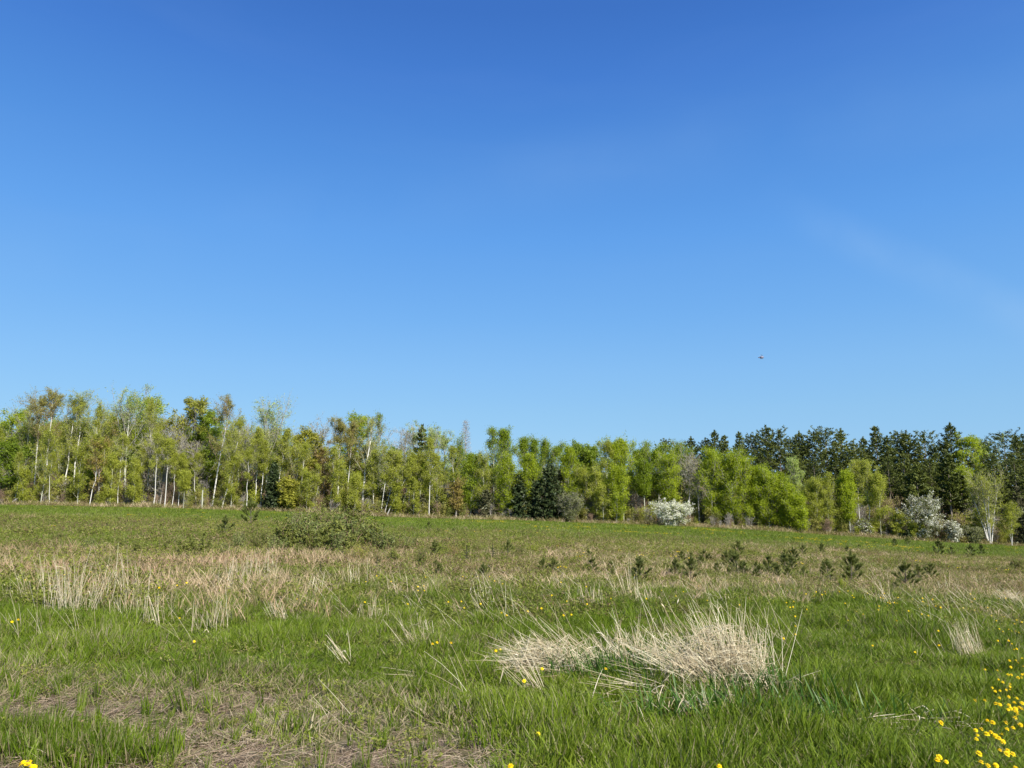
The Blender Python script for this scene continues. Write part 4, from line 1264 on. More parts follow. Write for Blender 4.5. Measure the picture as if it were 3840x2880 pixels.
# trees inside the wood: seen only in pieces between those of the front row
r = np.random.default_rng(77)
fill_mesh = {}
def fill(kind, v):
    if (kind, v) not in fill_mesh:
        fill_mesh[(kind, v)] = tree_meshes(kind, 9000 + 31 * v + len(fill_mesh), 14.0)
    return fill_mesh[(kind, v)]
_sx = [-400, 0, 150, 470, 700, 1000, 1150, 1400, 1600, 1850, 2100, 2400, 2600, 2900, 3300, 3840, 4300]
_sy = [1580, 1580, 1540, 1520, 1540, 1560, 1640, 1640, 1660, 1680, 1700, 1700, 1690, 1680, 1680, 1680, 1680]
NAMES = {'birch': 'birch', 'broad_green': 'broadleaf tree', 'bare_grey': 'leafless tree', 'aspen': 'aspen', 'white_pine': 'pine', 'red_bud': 'red-budded tree', 'birch_young': 'young birch', 'spruce_brown': 'conifer'}
for row, (d0, cnt) in enumerate(((118, 50), (126, 46), (136, 40), (150, 44), (163, 44))):
    for i in range(cnt):
        X = -260 + (4360) * (i + r.random() * .8) / cnt
        if X < 1500: kk = ['birch', 'broad_green', 'birch_young', 'birch', 'red_bud', 'birch_young', 'bare_grey', 'birch_young']
        elif X < 2700: kk = ['aspen', 'aspen', 'broad_green', 'aspen', 'spruce_brown', 'broad_green']
        else: kk = ['white_pine', 'white_pine', 'spruce_brown', 'white_pine', 'broad_green']
        if row >= 3 and X < 2700: kk = ['broad_green']
        kind = kk[int(r.integers(len(kk)))]
        tY = np.interp(X, _sx, _sy) + (-6 + 95 * r.random() if X < 1500 else 20 + 110 * r.random()) + (20 if row >= 3 else 0) + (35 if X > 2650 else 0)
        loc, H = place_px(X, tY, d0 + 5 * r.random())
        side = 'left part' if X < 1500 else ('middle' if X < 2700 else 'right part')
        plant(kind, loc, fill(kind, int(r.integers(3))), '%s half hidden inside the %s of the wood, behind the edge trees' % (NAMES[kind], side),
              rz=float(r.random() * 6.28), sc=H / 14.0, group='%s standing inside the %s of the wood' % (NAMES[kind], side))

# brush that closes the foot of the wood
r = np.random.default_rng(171)
pbr = []
for i in range(6):
    tr, gb, gl = broadleaf(8800 + i, 2.6, 1.1, cb=.05, stems=3, L=14, nb=5, nt=4, nleaf=500, leaf=.10, el0=.9, shape='vase', scat=.12, twig=.010, spread=.2, r0=.03)
    for g in tr:
        for V, F, R in zip(g.V, g.F, g.R):
            gb.V.append(V); gb.F.append(F - 0 + gb.n - (F.min() if len(F) else 0)); gb.R.append(R); gb.n += len(V)
    gb2 = gb
    me = gb2.mesh('brush_twigs_%02d' % i, M['red_twig'] if i % 2 else M['grey_twig'])
    pbr.append(me)
    pbr.append(gl.mesh('brush_leaves_%02d' % i, [M['leaf_olive'], M['leaf_birch'], M['leaf_bush']][i % 3]))
n = 2300
X = r.uniform(-200, 4050, n)
d = 109.3 + 34 * r.random(n) ** 1.5
u, _ = cam_ray(X, 1900)
x = u * d
pos = np.stack([x, d, height(x, d)], 1)
s0 = (.35 + .8 * r.random(n)) * np.interp(d, [109, 113, 120, 145], [.55, 1.0, 1.5, 2.3])
scatter('forest_undergrowth', 'brown twiggy undergrowth with a few young leaves at the foot of the wood', pbr, pos, rots(r, n, .05), np.stack([s0, s0, s0], 1),
        r.integers(0, 12, n), np.zeros(n), np.zeros(n))


# rough tan grass and weeds along the rim of the wood
r = np.random.default_rng(181)
n = 5200
X = r.uniform(-150, 4000, n)
d = 105.5 + 6.5 * r.random(n) ** .6
u, _ = cam_ray(X, 1900)
x = u * d
keep = fnoise(x, d, 4.0, 99) + .25 * r.random(n) > .42
x, d = x[keep], d[keep]
n = len(x)
k = (.7 + .8 * r.random(n)) * (.7 + .8 * fnoise(x, d, 3.0, 101))
scatter('wood_edge_grass', 'rough tan grass and weeds along the rim of the wood', pd + ph, np.stack([x, d, height(x, d)], 1), rots(r, n),
        np.stack([k * 2.2, k * 2.2, k * 1.5], 1), np.where(r.random(n) < .5, r.integers(0, 5, n), 5 + r.integers(0, 7, n)), np.clip(.25 + .6 * r.random(n), 0, 1), np.clip(.4 + .4 * r.random(n), 0, 1))

# blossoming trees
def blossom_tree(seed, loc, H, w, label, nfl=7000, leaf='leaf_pale', nl=1500, leaf_size=.085):
    tr, gb, gl = broadleaf(seed, H, w, cb=.12, stems=3, L=26, nb=8, nt=5, nleaf=nfl, leaf=leaf_size, el0=.35, shape='round', scat=.11, bias=.9, spread=.14, clump=.45, up=.2, tops=.92, r0=.09)
    tr2, gb2, gl2 = broadleaf(seed, H, w * .93, cb=.12, stems=3, L=26, nb=8, nt=5, nleaf=nl, leaf=.08, el0=.35, shape='round', scat=.16, spread=.14, up=.2, tops=.9, r0=.09)
    f = H / np.percentile(np.concatenate([v[:, 2] for v in gl.V]), 99.5)
    for g in tr + [gb, gl, gl2]:
        g.V = [v * np.array([1, 1, f]) for v in g.V]
    t = thing('blossoming_tree', label, 'tree', loc)
    for g in tr: obj('trunk', g.mesh('blossom_trunk', M['dark_bark'], True), t)
    obj('branches', gb.mesh('blossom_branches', M['dark_bark']), t)
    obj('blossoms', gl.mesh('white_blossoms', M['blossom']), t)
    obj('leaves', gl2.mesh('blossom_leaves', M[leaf]), t)


loc, H = place_px(2530, 1876, 107)
blossom_tree(31, loc, H, 3.5, 'small tree white with blossom in the middle of the field edge', 12000, 'leaf_pale', 1800, .080)
loc, H = place_px(3465, 1856, 108)
blossom_tree(32, loc, H, 3.6, 'big round tree with cream-white blossom below the ridge pines', 6000, 'leaf_greygreen', 6500, .070)
loc, H = place_px(3574, 1952, 107)
blossom_tree(33, loc, H, 1.4, 'small cream blossoming tree right of the big round one', 2200, 'leaf_greygreen', 900)
loc, H = place_px(3236, 1940, 110)
blossom_tree(34, loc, H, .9, 'tiny faint white blossoming tree among the pale birches', 400, 'leaf_pale', 500)

# standing dead snag and a leaning dead branch at the left end
loc, _ = place_px(757, 1830, 109)
g = Geo(); g.add(*tubes(np.array([[[0, 0, -.1], [.03, 0, 1.2], [-.03, 0, 2.2], [0, 0, 2.9]]]), np.array([[.11, .10, .09, .08]]), 7))
t = obj('tree_snag', g.mesh('tree_snag', M['aspen_bark'], True), None, loc)
tag(t, 'short broken white birch stump left of the dark-topped birch', 'tree stump')
loc, _ = place_px(40, 1880, 109)
g = Geo(); g.add(*tubes(np.array([[[-.4, 0, .05], [.5, 0, .8], [1.6, 0, 1.5]], [[-.1, .2, .05], [.7, .1, .6], [1.3, 0, 1.2]]]), np.array([[.07, .06, .04], [.04, .03, .02]]), 5))
t = obj('fallen_branch', g.mesh('fallen_branch', M['dead_wood']), None, loc)
tag(t, 'pale dead branch leaning against the undergrowth at the left end of the wood', 'branch')

# ------------------------------------------------------------------ pine and spruce saplings in the belt
def sapling_meshes(seed, kind='pine'):
    """about one metre tall; upswept brushes of long needles"""
    r = np.random.default_rng(seed)
    gt, gn = Geo(), Geo()
    z = np.array([-.03, .3, .62, .90])
    P = np.stack([.02 * r.standard_normal(4), .02 * r.standard_normal(4), z], 1)
    P[0, :2] = 0
    shoots = []                                     # start, dir, length
    gt.add(*tubes(P[None], np.array([[.016, .012, .008, .004]]), 5))
    shoots.append((P[2], np.array([0, 0, 1.]), .34, 1.0))
    levels = [(.12, .30, 4, .35), (.30, .34, 5, .55), (.48, .26, 5, .8), (.66, .17, 4, 1.05)] if kind == 'pine' else \
             [(.08, .30, 6, .15), (.2, .28, 6, .2), (.33, .24, 6, .25), (.46, .19, 6, .35), (.6, .14, 5, .45), (.74, .09, 4, .6)]
    O, D, L, B = [], [], [], []
    for (h, ln, k, el) in levels:
        a0 = r.random() * 6.28
        for j in range(k):
            if r.random() < .12: continue
            a = a0 + j * 6.283 / k + .3 * r.standard_normal()
            e = el + .15 * r.standard_normal()
            O.append([0, 0, h + .02 * r.standard_normal()]); D.append([math.cos(a) * math.cos(e), math.sin(a) * math.cos(e), math.sin(e)])
            l = ln * (.7 + .5 * r.random()); L.append(l); B.append([0, 0, l * (.42 if kind == 'pine' else .05)])
    O, D, L, B = map(np.array, (O, D, L, B))
    gt.add(*tubes(curve(O, D, L, B, [0, .5, 1]), np.broadcast_to([.007, .005, .003], (len(O), 3)), 4))
    if kind == 'pine':
        nn, nl, nw, s0 = 170, .080, .0030, .40
    else:
        nn, nl, nw, s0 = 90, .030, .0045, .10
    ends = []
    def brush(o, d, l, b, n, s0):
        s = s0 + (1.02 - s0) * r.random(n)
        C = o + d * (l * s)[:, None] + b * (s ** 2)[:, None]
        T = unit(d * l + 2 * b)
        N = unit(np.cross(T, r.standard_normal((n, 3))))
        dirs = unit(T * (1.1 if kind == 'pine' else .7) + N * (.55 + .4 * r.random((n, 1))))
        Ln = nl * (.7 + .5 * r.random(n))
        Pn = np.stack([C, C + dirs * Ln[:, None]], 1)
        side = unit(np.cross(dirs, r.standard_normal((n, 3))))
        W = np.broadcast_to(np.array([nw, nw * .35]), (n, 2))
        gn.add(*ribbons(Pn, W, side, r.random(n)))
    for i in range(len(O)):
        brush(O[i], D[i], L[i], B[i], int(nn * (.6 + L[i] * 2)), s0)
        if kind == 'pine' and r.random() < .7:          # side shoots
            for sgn in (-1, 1):
                o2 = O[i] + D[i] * L[i] * .6 + B[i] * .36
                d2 = unit(D[i] + sgn * .7 * np.array([-D[i][1], D[i][0], 0]) + np.array([0, 0, .4]))
                brush(o2, d2, L[i] * .45, np.array([0, 0, L[i] * .15]), int(nn * .6), .3)
    brush(P[2], np.array([0, 0, 1.0]), .36, np.zeros(3), int(nn * 2.2), .1)
    return gt.mesh(kind + '_sapling_trunk', M['dark_bark']), gn.mesh(kind + '_sapling_needles', M['needle_sapling'] if kind == 'pine' else M['needle_spruce'])


SP = [sapling_meshes(40 + i) for i in range(6)]
SS = [sapling_meshes(60 + i, 'spruce') for i in range(3)]
# base X, base Y, top Y (pixels of the photograph), kind, label
SAPS = [
 (3106, 2180, 2104, 'p', 'bushy pine sapling left of the tall-tipped one above the dandelion row'),
 (3197, 2195, 2092, 'p', 'pine sapling with one big upright needle plume above the dandelion row'),
 (3401, 2212, 2100, 'p', 'tallest pine sapling on the right half, bare lower stem showing'),
 (3446, 2185, 2122, 'p', 'pine sapling directly right of the tallest one on the right half'),
 (3492, 2180, 2122, 'p', 'small wide pine sapling next to the grass slope on the right'),
 (3360, 2222, 2178, 'p', 'low dark pine sapling at the left foot of the tallest one on the right half'),
 (3455, 2240, 2205, 'p', 'lowest small pine sapling right of the tallest one on the right half'),
 (3522, 2090, 2034, 'p', 'dark wide pine sapling standing against the green field on the right'),
 (3568, 2084, 2046, 'p', 'small pine sapling right beside the dark wide one'),
 (3642, 2092, 2046, 'p', 'spreading dark pine sapling below the birch clump, left one'),
 (3682, 2086, 2048, 'p', 'spreading dark pine sapling below the birch clump, right one'),
 (2973, 2150, 2082, 'p', 'pine sapling with drooping side arms left of the bushy pair'),
 (3010, 2088, 2044, 'p', 'slender pine sapling close to the upper field edge'),
 (3083, 2080, 2043, 'p', 'upright pine sapling at the upper field edge'),
 (2945, 2100, 2058, 'p', 'small pine sapling left of the slender one at the upper field edge'),
 (3178, 2082, 2050, 'p', 'thin dark sapling above the tall needle plume'),
 (3222, 2062, 2044, 'p', 'tiny sapling right of the thin dark one'),
 (3280, 2044, 2028, 'p', 'tiny dark sapling on the crest of the field'),
 (3355, 2054, 2020, 'p', 'sapling crossing the foot of the wood, left of the black baby spruce'),
 (3404, 2046, 2020, 'p', 'sapling just below the big round blossoming tree'),
 (2400, 2190, 2082, 'p', 'tall pine sapling behind the straw mound, single straight stem'),
 (2593, 2180, 2096, 'p', 'pine sapling behind the right straw mound with thick dark top'),
 (2535, 2165, 2108, 'p', 'pine sapling with yellowish needles left of the thick dark top one'),
 (2660, 2112, 2072, 'p', 'small pine sapling in the back of the sapling patch'),
 (2725, 2135, 2070, 'p', 'full pine sapling in the middle of the sapling patch'),
 (2762, 2155, 2082, 'p', 'pine sapling right of the full one in the sapling patch'),
 (2792, 2168, 2100, 'p', 'front pine sapling of the sapling patch'),
 (2850, 2172, 2122, 'p', 'low pine sapling at the right front of the sapling patch'),
 (2884, 2158, 2094, 'p', 'rightmost pine sapling of the sapling patch'),
 (2690, 2160, 2104, 'p', 'pine sapling at the left front of the sapling patch'),
 (2632, 2135, 2088, 'p', 'leftmost pine sapling of the sapling patch'),
 (2745, 2108, 2072, 'p', 'hindmost small pine sapling of the sapling patch'),
 (2222, 2150, 2086, 'p', 'pine sapling with wide open arms near mid photo'),
 (2075, 2160, 2098, 'p', 'pine sapling left of the wide open armed one'),
 (2175, 2110, 2085, 's', 'tiny dark spruce behind the wide open armed sapling'),
 (1966, 2130, 2098, 's', 'little dark spruce left in the reddish grass'),
 (1985, 2172, 2138, 's', 'little spruce at the rim of the green grass'),
 (2058, 2172, 2142, 's', 'dark little spruce touching the pine sapling at mid photo'),
 (1833, 2156, 2108, 's', 'small dark spruce at the rim of the green grass, left of centre'),
 (1908, 2160, 2130, 's', 'flat little spruce right of the small dark one left of centre'),
 (1748, 2122, 2058, 's', 'largest bluish baby spruce in the belt'),
 (1846, 2108, 2040, 's', 'layered baby spruce right of the bluish one'),
 (1908, 2060, 2028, 'p', 'dark little pine on the upper side of the belt'),
 (1630, 2098, 2038, 'p', 'dark column-like pine sapling left of the bluish baby spruce'),
 (1637, 2168, 2134, 's', 'dark little spruce just above the yellow flowers left of centre'),
 (1608, 1984, 1958, 'p', 'pine sapling high on the green field in the middle'),
 (1550, 1998, 1980, 'p', 'tiny dark pine left on the green field in the middle'),
 (1641, 2004, 1978, 'p', 'tiny dark pine between the others on the green field'),
 (1700, 2000, 1982, 'p', 'pair-like tiny dark pine on the green field'),
 (937, 1975, 1888, 'p', 'big pine sapling standing against the foot of the wood'),
 (842, 2010, 1928, 'p', 'thin tall sapling left of the big pine sapling'),
 (1415, 2158, 2092, 's', 'dark baby spruce in front of the big shrub mass, right side'),
 (1200, 2165, 2115, 's', 'low dark green baby spruce in front of the big shrub mass'),
 (398, 1984, 1958, 'p', 'small dark sapling alone on the left field'),
 (55, 1962, 1940, 'p', 'tiny dark sapling at the far left'),
 (1285, 2098, 2060, 's', 'baby spruce tucked in the front of the shrub mass'),
]
_r = np.random.default_rng(333)
for _i in range(26):
    _X = float(_r.uniform(2520, 3060)) if _i < 16 else float(_r.uniform(1500, 2450))
    _Y = float(_r.uniform(2085, 2185))
    SAPS.append((_X, _Y, _Y - float(_r.uniform(34, 62)), 'p', 'small pine sapling half sunk in dry grass ' + ('inside the sapling patch' if _i < 16 else 'left of the sapling patch')))
for i, (X, Yb, Yt, k, label) in enumerate(SAPS):
    x, y = ground_at(X, Yb)
    z = float(height(x, y))
    tz = cam_ray(X, Yt)[1]
    H = CAM_H + y * float(tz) - z
    t = thing('pine_sapling' if k == 'p' else 'spruce_sapling', label, 'sapling', (x, y, z), i * 1.9, (H * 1.3, H * 1.3, H * (1.10 + .16 * math.sin(i * 2.1))),
              group='young conifers scattered over the dry belt')
    a, b = (SP[i % 6] if k == 'p' else SS[i % 3])
    obj('trunk', a, t)
    obj('needles', b, t)


# ------------------------------------------------------------------ shrubs
def shrub_meshes(seed, leaf, nleaf=2600, size=.032, stems=9, wid=.55):
    r = np.random.default_rng(seed)
    gb, gl = Geo(), Geo()
    a = r.random(stems) * 6.283
    O = np.stack([.12 * r.standard_normal(stems), .12 * r.standard_normal(stems), np.full(stems, -.03)], 1)
    D = unit(np.stack([np.cos(a) * wid * r.random(stems), np.sin(a) * wid * r.random(stems), np.ones(stems)], 1))
    L = .65 + .38 * r.random(stems)
    B = .10 * r.standard_normal((stems, 3))
    gb.add(*tubes(curve(O, D, L, B, [0, .5, 1]), np.broadcast_to([.010, .007, .003], (stems, 3)), 4))
    k = np.repeat(np.arange(stems), 9)
    s = .2 + .75 * r.random(len(k))
    O2 = O[k] + D[k] * (L[k] * s)[:, None] + B[k] * (s ** 2)[:, None]
    D2 = unit(D[k] + .8 * r.standard_normal((len(k), 3)) + [0, 0, .3])
    L2 = .14 + .24 * r.random(len(k))
    gb.add(*tubes(curve(O2, D2, L2, np.zeros((len(k), 3)), [0, 1]), np.broadcast_to([.004, .002], (len(k), 2)), 3))
    q = r.integers(0, len(k), nleaf)
    sl = .15 + .9 * r.random(nleaf)
    C = O2[q] + D2[q] * (L2[q] * sl)[:, None] + .035 * r.standard_normal((nleaf, 3))
    C[:, 2] = np.abs(C[:, 2])
    gl.add(*quads(C, size, r, unit(C - [0, 0, .3]) + [0, 0, .4], .7, 1.15))
    return gb.mesh('shrub_stems', M['red_twig']), gl.mesh('shrub_leaves', M[leaf])


SB = {('leaf_bush', i): shrub_meshes(80 + i, 'leaf_bush') for i in range(4)}
SB.update({('leaf_bush_light', i): shrub_meshes(90 + i, 'leaf_bush_light', 1100, .034) for i in range(3)})
SB.update({('leaf_olive', i): shrub_meshes(100 + i, 'leaf_bush', 2600, .024, 14) for i in range(3)})
SB[('leaf_gold', 0)] = shrub_meshes(110, 'leaf_gold', 700, .032)
SB[('leaf_red', 0)] = shrub_meshes(111, 'leaf_red', 600, .026, 12)
SB[('leaf_lime', 0)] = shrub_meshes(112, 'leaf_lime', 1000, .03)
SHR = [
 (330, 2070, 2020, 1.2, 'leaf_bush_light', 'light low shrub above the tallest straw tuft on the left'),
 (600, 2085, 2030, 1.3, 'leaf_bush', 'low green shrub left of the dark leafy pair'),
 (845, 2100, 2040, 1.2, 'leaf_bush_light', 'light low shrub under the thin tall sapling'),
 (640, 2060, 2012, 1.2, 'leaf_olive', 'low olive shrub behind the dark leafy pair'),
 (905, 2075, 2005, 1.2, 'leaf_bush_light', 'light low shrub far left of the shrub mass'),
 (972, 2058, 1990, 1.2, 'leaf_bush', 'green low shrub behind the olive one left of the shrub mass'),
 (1030, 2090, 2010, 1.2, 'leaf_bush_light', 'light low shrub at the left front of the shrub mass'),
 (1440, 2082, 1985, 1.2, 'leaf_bush_light', 'light shrub trailing off the right end of the shrub mass'),
 (1150, 2075, 1940, 1.2, 'leaf_bush_light', 'light tall shrub right of the tall light-leaved one'),
 (1230, 2068, 1930, 1.3, 'leaf_bush', 'broad green shrub before the top of the shrub mass'),
 (1300, 2066, 1932, 1.3, 'leaf_bush_light', 'broad light shrub in the centre right of the shrub mass'),
 (1062, 2082, 1955, 1.1, 'leaf_bush', 'dark green shrub at the left end of the big shrub mass'),
 (1105, 2062, 1930, .8, 'leaf_bush_light', 'tall light-leaved shrub rising in the left part of the shrub mass'),
 (1150, 2058, 1918, 1.2, 'leaf_olive', 'brownish twiggy shrub behind the tall light-leaved one'),
 (1215, 2052, 1908, 1.3, 'leaf_olive', 'twiggy olive shrub making the top of the shrub mass'),
 (1278, 2050, 1912, 1.3, 'leaf_olive', 'twiggy olive shrub right of the top of the shrub mass'),
 (1340, 2050, 1922, 1.2, 'leaf_bush', 'green shrub on the right shoulder of the shrub mass'),
 (1395, 2060, 1945, 1.1, 'leaf_bush', 'green shrub at the right end of the shrub mass'),
 (1180, 2088, 1990, 1.1, 'leaf_bush', 'leafy shrub in the front middle of the shrub mass'),
 (1245, 2088, 1990, 1.1, 'leaf_bush_light', 'pale-leaved shrub in the front right of the shrub mass'),
 (1310, 2085, 2010, 1.1, 'leaf_bush', 'low green shrub in front of the right shoulder'),
 (1352, 2112, 2045, .9, 'leaf_gold', 'orange-leaved low shrub below the right end of the shrub mass'),
 (1312, 2125, 2068, .9, 'leaf_red', 'reddish low shrub left of the orange-leaved one'),
 (1125, 2098, 2040, 1.0, 'leaf_bush', 'low shrub before the tall light-leaved one'),
 (1010, 2066, 1985, 1.0, 'leaf_olive', 'olive shrub just outside the left end of the shrub mass'),
 (960, 2078, 2010, 1.1, 'leaf_olive', 'low olive shrub under the big pine sapling'),
 (892, 2060, 2000, 1.0, 'leaf_bush_light', 'pale low shrub left of the big pine sapling'),
 (690, 2112, 2018, 1.1, 'leaf_bush', 'dark leafy shrub standing in the tan grass, left one of the pair'),
 (742, 2105, 2022, 1.0, 'leaf_bush', 'dark leafy shrub standing in the tan grass, right one of the pair'),
 (800, 2090, 2030, 1.0, 'leaf_bush', 'small dark shrub right of the leafy pair'),
 (515, 2098, 2035, 1.0, 'leaf_bush', 'small dark shrub in the tan grass on the left'),
 (450, 2062, 2015, 1.0, 'leaf_bush', 'little dark shrub above the tan grass on the left'),
 (160, 2005, 1940, .8, 'leaf_olive', 'sparse brown-green shrub on the left field'),
 (95, 2012, 1972, 1.0, 'leaf_red', 'low rusty shrub at the far left'),
 (220, 2040, 1995, 1.0, 'leaf_olive', 'olive low shrub between field and tan grass, far left'),
 (1475, 2075, 2000, 1.1, 'leaf_olive', 'olive shrub right of the big shrub mass'),
 (1530, 2070, 2015, 1.0, 'leaf_bush_light', 'pale low shrub in the belt left of centre'),
 (1580, 2120, 2060, 1.0, 'leaf_olive', 'olive low shrub in front of the pale low one'),
 (1480, 2120, 2065, 1.0, 'leaf_bush', 'green low shrub near the dark baby spruce'),
 (2002, 2082, 2034, 1.2, 'leaf_lime', 'bright yellow-green shrub in the belt at mid photo'),
 (1700, 2095, 2035, 1.0, 'leaf_red', 'rusty twiggy shrub left of the bluish baby spruce'),
 (1800, 2085, 2030, 1.0, 'leaf_olive', 'olive shrub between the two baby spruces'),
 (1945, 2100, 2050, 1.0, 'leaf_olive', 'olive shrub under the dark little pine'),
 (2290, 2090, 2050, 1.0, 'leaf_olive', 'olive low shrub above the reddish grass right of centre'),
 (2460, 2100, 2065, 1.1, 'leaf_olive', 'low olive shrub behind the straight-stemmed sapling'),
 (3160, 2215, 2165, 1.0, 'leaf_lime', 'yellow-green low shrub between the two bushy saplings above the flowers'),
 (3300, 2120, 2085, 1.1, 'leaf_red', 'purplish low shrub on the right slope'),
 (3420, 2130, 2098, 1.1, 'leaf_red', 'purplish grass-like shrub right of the other purplish one'),
 (3838, 2225, 2178, 1.2, 'leaf_red', 'dark wine-red shrub cut by the right edge'),
 (3820, 2150, 2085, 1.2, 'leaf_olive', 'grey twiggy shrub cut by the right edge, above the wine-red one'),
]
for i, (X, Yb, Yt, wf, lf, label) in enumerate(SHR):
    x, y = ground_at(X, Yb)
    z = float(height(x, y))
    H = CAM_H + y * float(cam_ray(X, Yt)[1]) - z
    ks = [k for k in SB if k[0] == lf]
    a, b = SB[ks[i % len(ks)]]
    t = thing('shrub', label, 'shrub', (x, y, z), i * 2.3, (H * wf, H * wf, H / 1.0), group='low shrubs in the dry belt')
    obj('stems', a, t)
    obj('leaves', b, t)


# ------------------------------------------------------------------ dead grass mounds and tufts
def stalks(g, r, n, cx, cy, rx, ry, lean, spread, L0, L1, rad=.0028, bendz=-.15, kink=.25, rnd=None, z0=0.0):
    O = np.stack([cx + rx * r.standard_normal(n) * .5, cy + ry * r.standard_normal(n) * .5, np.full(n, z0)], 1)
    D = unit(np.stack([lean[0] + spread * r.standard_normal(n), lean[1] + spread * r.standard_normal(n), np.ones(n) * (lean[2] if len(lean) > 2 else 1)], 1))
    L = L0 + (L1 - L0) * r.random(n)
    B = np.stack([.12 * lean[0] * L, .12 * lean[1] * L, bendz * L * (.3 + r.random(n))], 1)
    P = curve(O, D, L, B, [0, .25, .5, .75, 1])
    kk = r.random(n) < kink                              # snapped stalks: the tip hangs down
    tip = P[kk, 3] + np.stack([.06 * r.standard_normal(kk.sum()), .06 * r.standard_normal(kk.sum()), -.04 - .14 * r.random(kk.sum())], 1)
    P[kk, 4] = tip
    P[:, :, 2] = np.maximum(P[:, :, 2], -.01)
    R = rad * (.7 + .6 * r.random(n))[:, None] * np.array([1.1, 1, .9, .7, .35])[None]
    g.add(*tubes(P, R, 3, r.random(n)))
    return P


def dead_leaves(g, r, P, n, l0, l1, w=.005, droop=1.0):
    """curled strap leaves hanging from the stalks"""
    i = r.integers(0, len(P), n)
    s = r.random(n) * 3.99
    k = s.astype(int); f = (s - k)[:, None]
    O = P[i, k] * (1 - f) + P[i, k + 1] * f
    D = unit(r.standard_normal((n, 3)) * .6 + unit(P[i, -1] - P[i, 0]) * .4 + [0, 0, .1])
    L = l0 + (l1 - l0) * r.random(n)
    B = np.stack([.1 * L * r.standard_normal(n), .1 * L * r.standard_normal(n), -L * droop * (.4 + .8 * r.random(n))], 1)
    C = curve(O, D, L, B, [0, .3, .65, 1])
    C[:, :, 2] = np.maximum(C[:, :, 2], 0)
    W = w * (.5 + .9 * r.random(n))[:, None] * np.array([.6, 1, .9, .15])[None]
    side = unit(np.cross(D, r.standard_normal((n, 3))))
    g.add(*ribbons(C, W, side, r.random(n)))


def mound(seed, Xb, Yb, groups, label, nleaf=(240, .05, .16), cat='dead grass', green=(0, .3), name='dead_grass_mound', group=None, tall=None):
    x, y = ground_at(Xb, Yb)
    z = float(height(x, y))
    r = np.random.default_rng(seed)
    gs, gl = Geo(), Geo()
    Ps = [stalks(gs, r, *a) for a in groups]
    P = np.concatenate(Ps)
    if nleaf[0]:
        dead_leaves(gl, r, P, *nleaf)
    t = thing(name, label, cat, (x, y, z), group=group)
    obj('stalks', gs.mesh('dead_stalks', M['straw']), t)['kind'] = 'stuff'
    if nleaf[0]:
        obj('leaves', gl.mesh('dead_leaves', M['straw_leaf']), t)['kind'] = 'stuff'
    if tall:
        gt = Geo()
        Pt = np.concatenate([stalks(gt, r, *a) for a in tall])
        k = len(Pt)
        gt.add(*quads(Pt[:, 4] + .015 * r.standard_normal((k, 3)), 0.008, r, None, 0, 2.6, along=unit(Pt[:, 4] - Pt[:, 3])))
        obj('tall_stalks', gt.mesh('tall_stalks', M['straw']), t)['kind'] = 'stuff'
    if green[0]:
        gg = Geo()
        k = green[0]
        base = np.stack([.32 * r.standard_normal(k), .12 * r.standard_normal(k) - .05, np.zeros(k)], 1)
        blades(gg, r, k, base, green[1], (-.12, 0), .0055, .5, 3, .35)
        obj('green_blades', gg.mesh('green_blades', M['reed_blade']), t)['kind'] = 'stuff'
    return t


M['reed_blade'] = leaf_mat('reed_blade', [(.045, .105, .018), (.075, .155, .025), (.13, .22, .045)], .35, .4)
# left wing: combed over to the left
def matted(r, n, lobes, g, gl=None):
    """crossing, collapsed stalks filling low lobes: (cx, cy, rx, ry, top, lean)"""
    for (cx, cy, rx, ry, top, lean, share) in lobes:
        k = int(n * share)
        a, q = r.random(k) * 6.283, np.sqrt(r.random(k))
        x, y = cx + rx * q * np.cos(a), cy + ry * q * np.sin(a)
        z = top * (1 - q ** 2) * (.25 + .75 * r.random(k) ** .7) + .03
        az = math.pi + .9 * r.standard_normal(k) if lean > .5 else r.random(k) * 6.283
        el = .35 + .55 * r.standard_normal(k)
        D = np.stack([np.cos(az) * np.cos(el), np.sin(az) * np.cos(el), np.sin(el)], 1)
        L = .12 + .34 * r.random(k)
        B = np.stack([.05 * r.standard_normal(k), .05 * r.standard_normal(k), -L * .45 * r.random(k)], 1)
        O = np.stack([x, y, z], 1) - D * L[:, None] * .5
        P = curve(O, D, L, B, [0, .35, .7, 1])
        P[:, :, 2] = np.maximum(P[:, :, 2], .0)
        g.add(*tubes(P, .0024 * (.5 + .8 * r.random(k))[:, None] * np.array([1, 1, .8, .4])[None], 3, r.random(k)))


def mound2(seed, Xb, Yb, groups, lobes, n, label, nleaf, green, tall=None):
    t = mound(seed, Xb, Yb, groups, label, nleaf, green=green, tall=tall)
    g = Geo()
    matted(np.random.default_rng(seed + 50), n, lobes, g)
    obj('matted_stalks', g.mesh('matted_stalks', M['straw']), t)['kind'] = 'stuff'


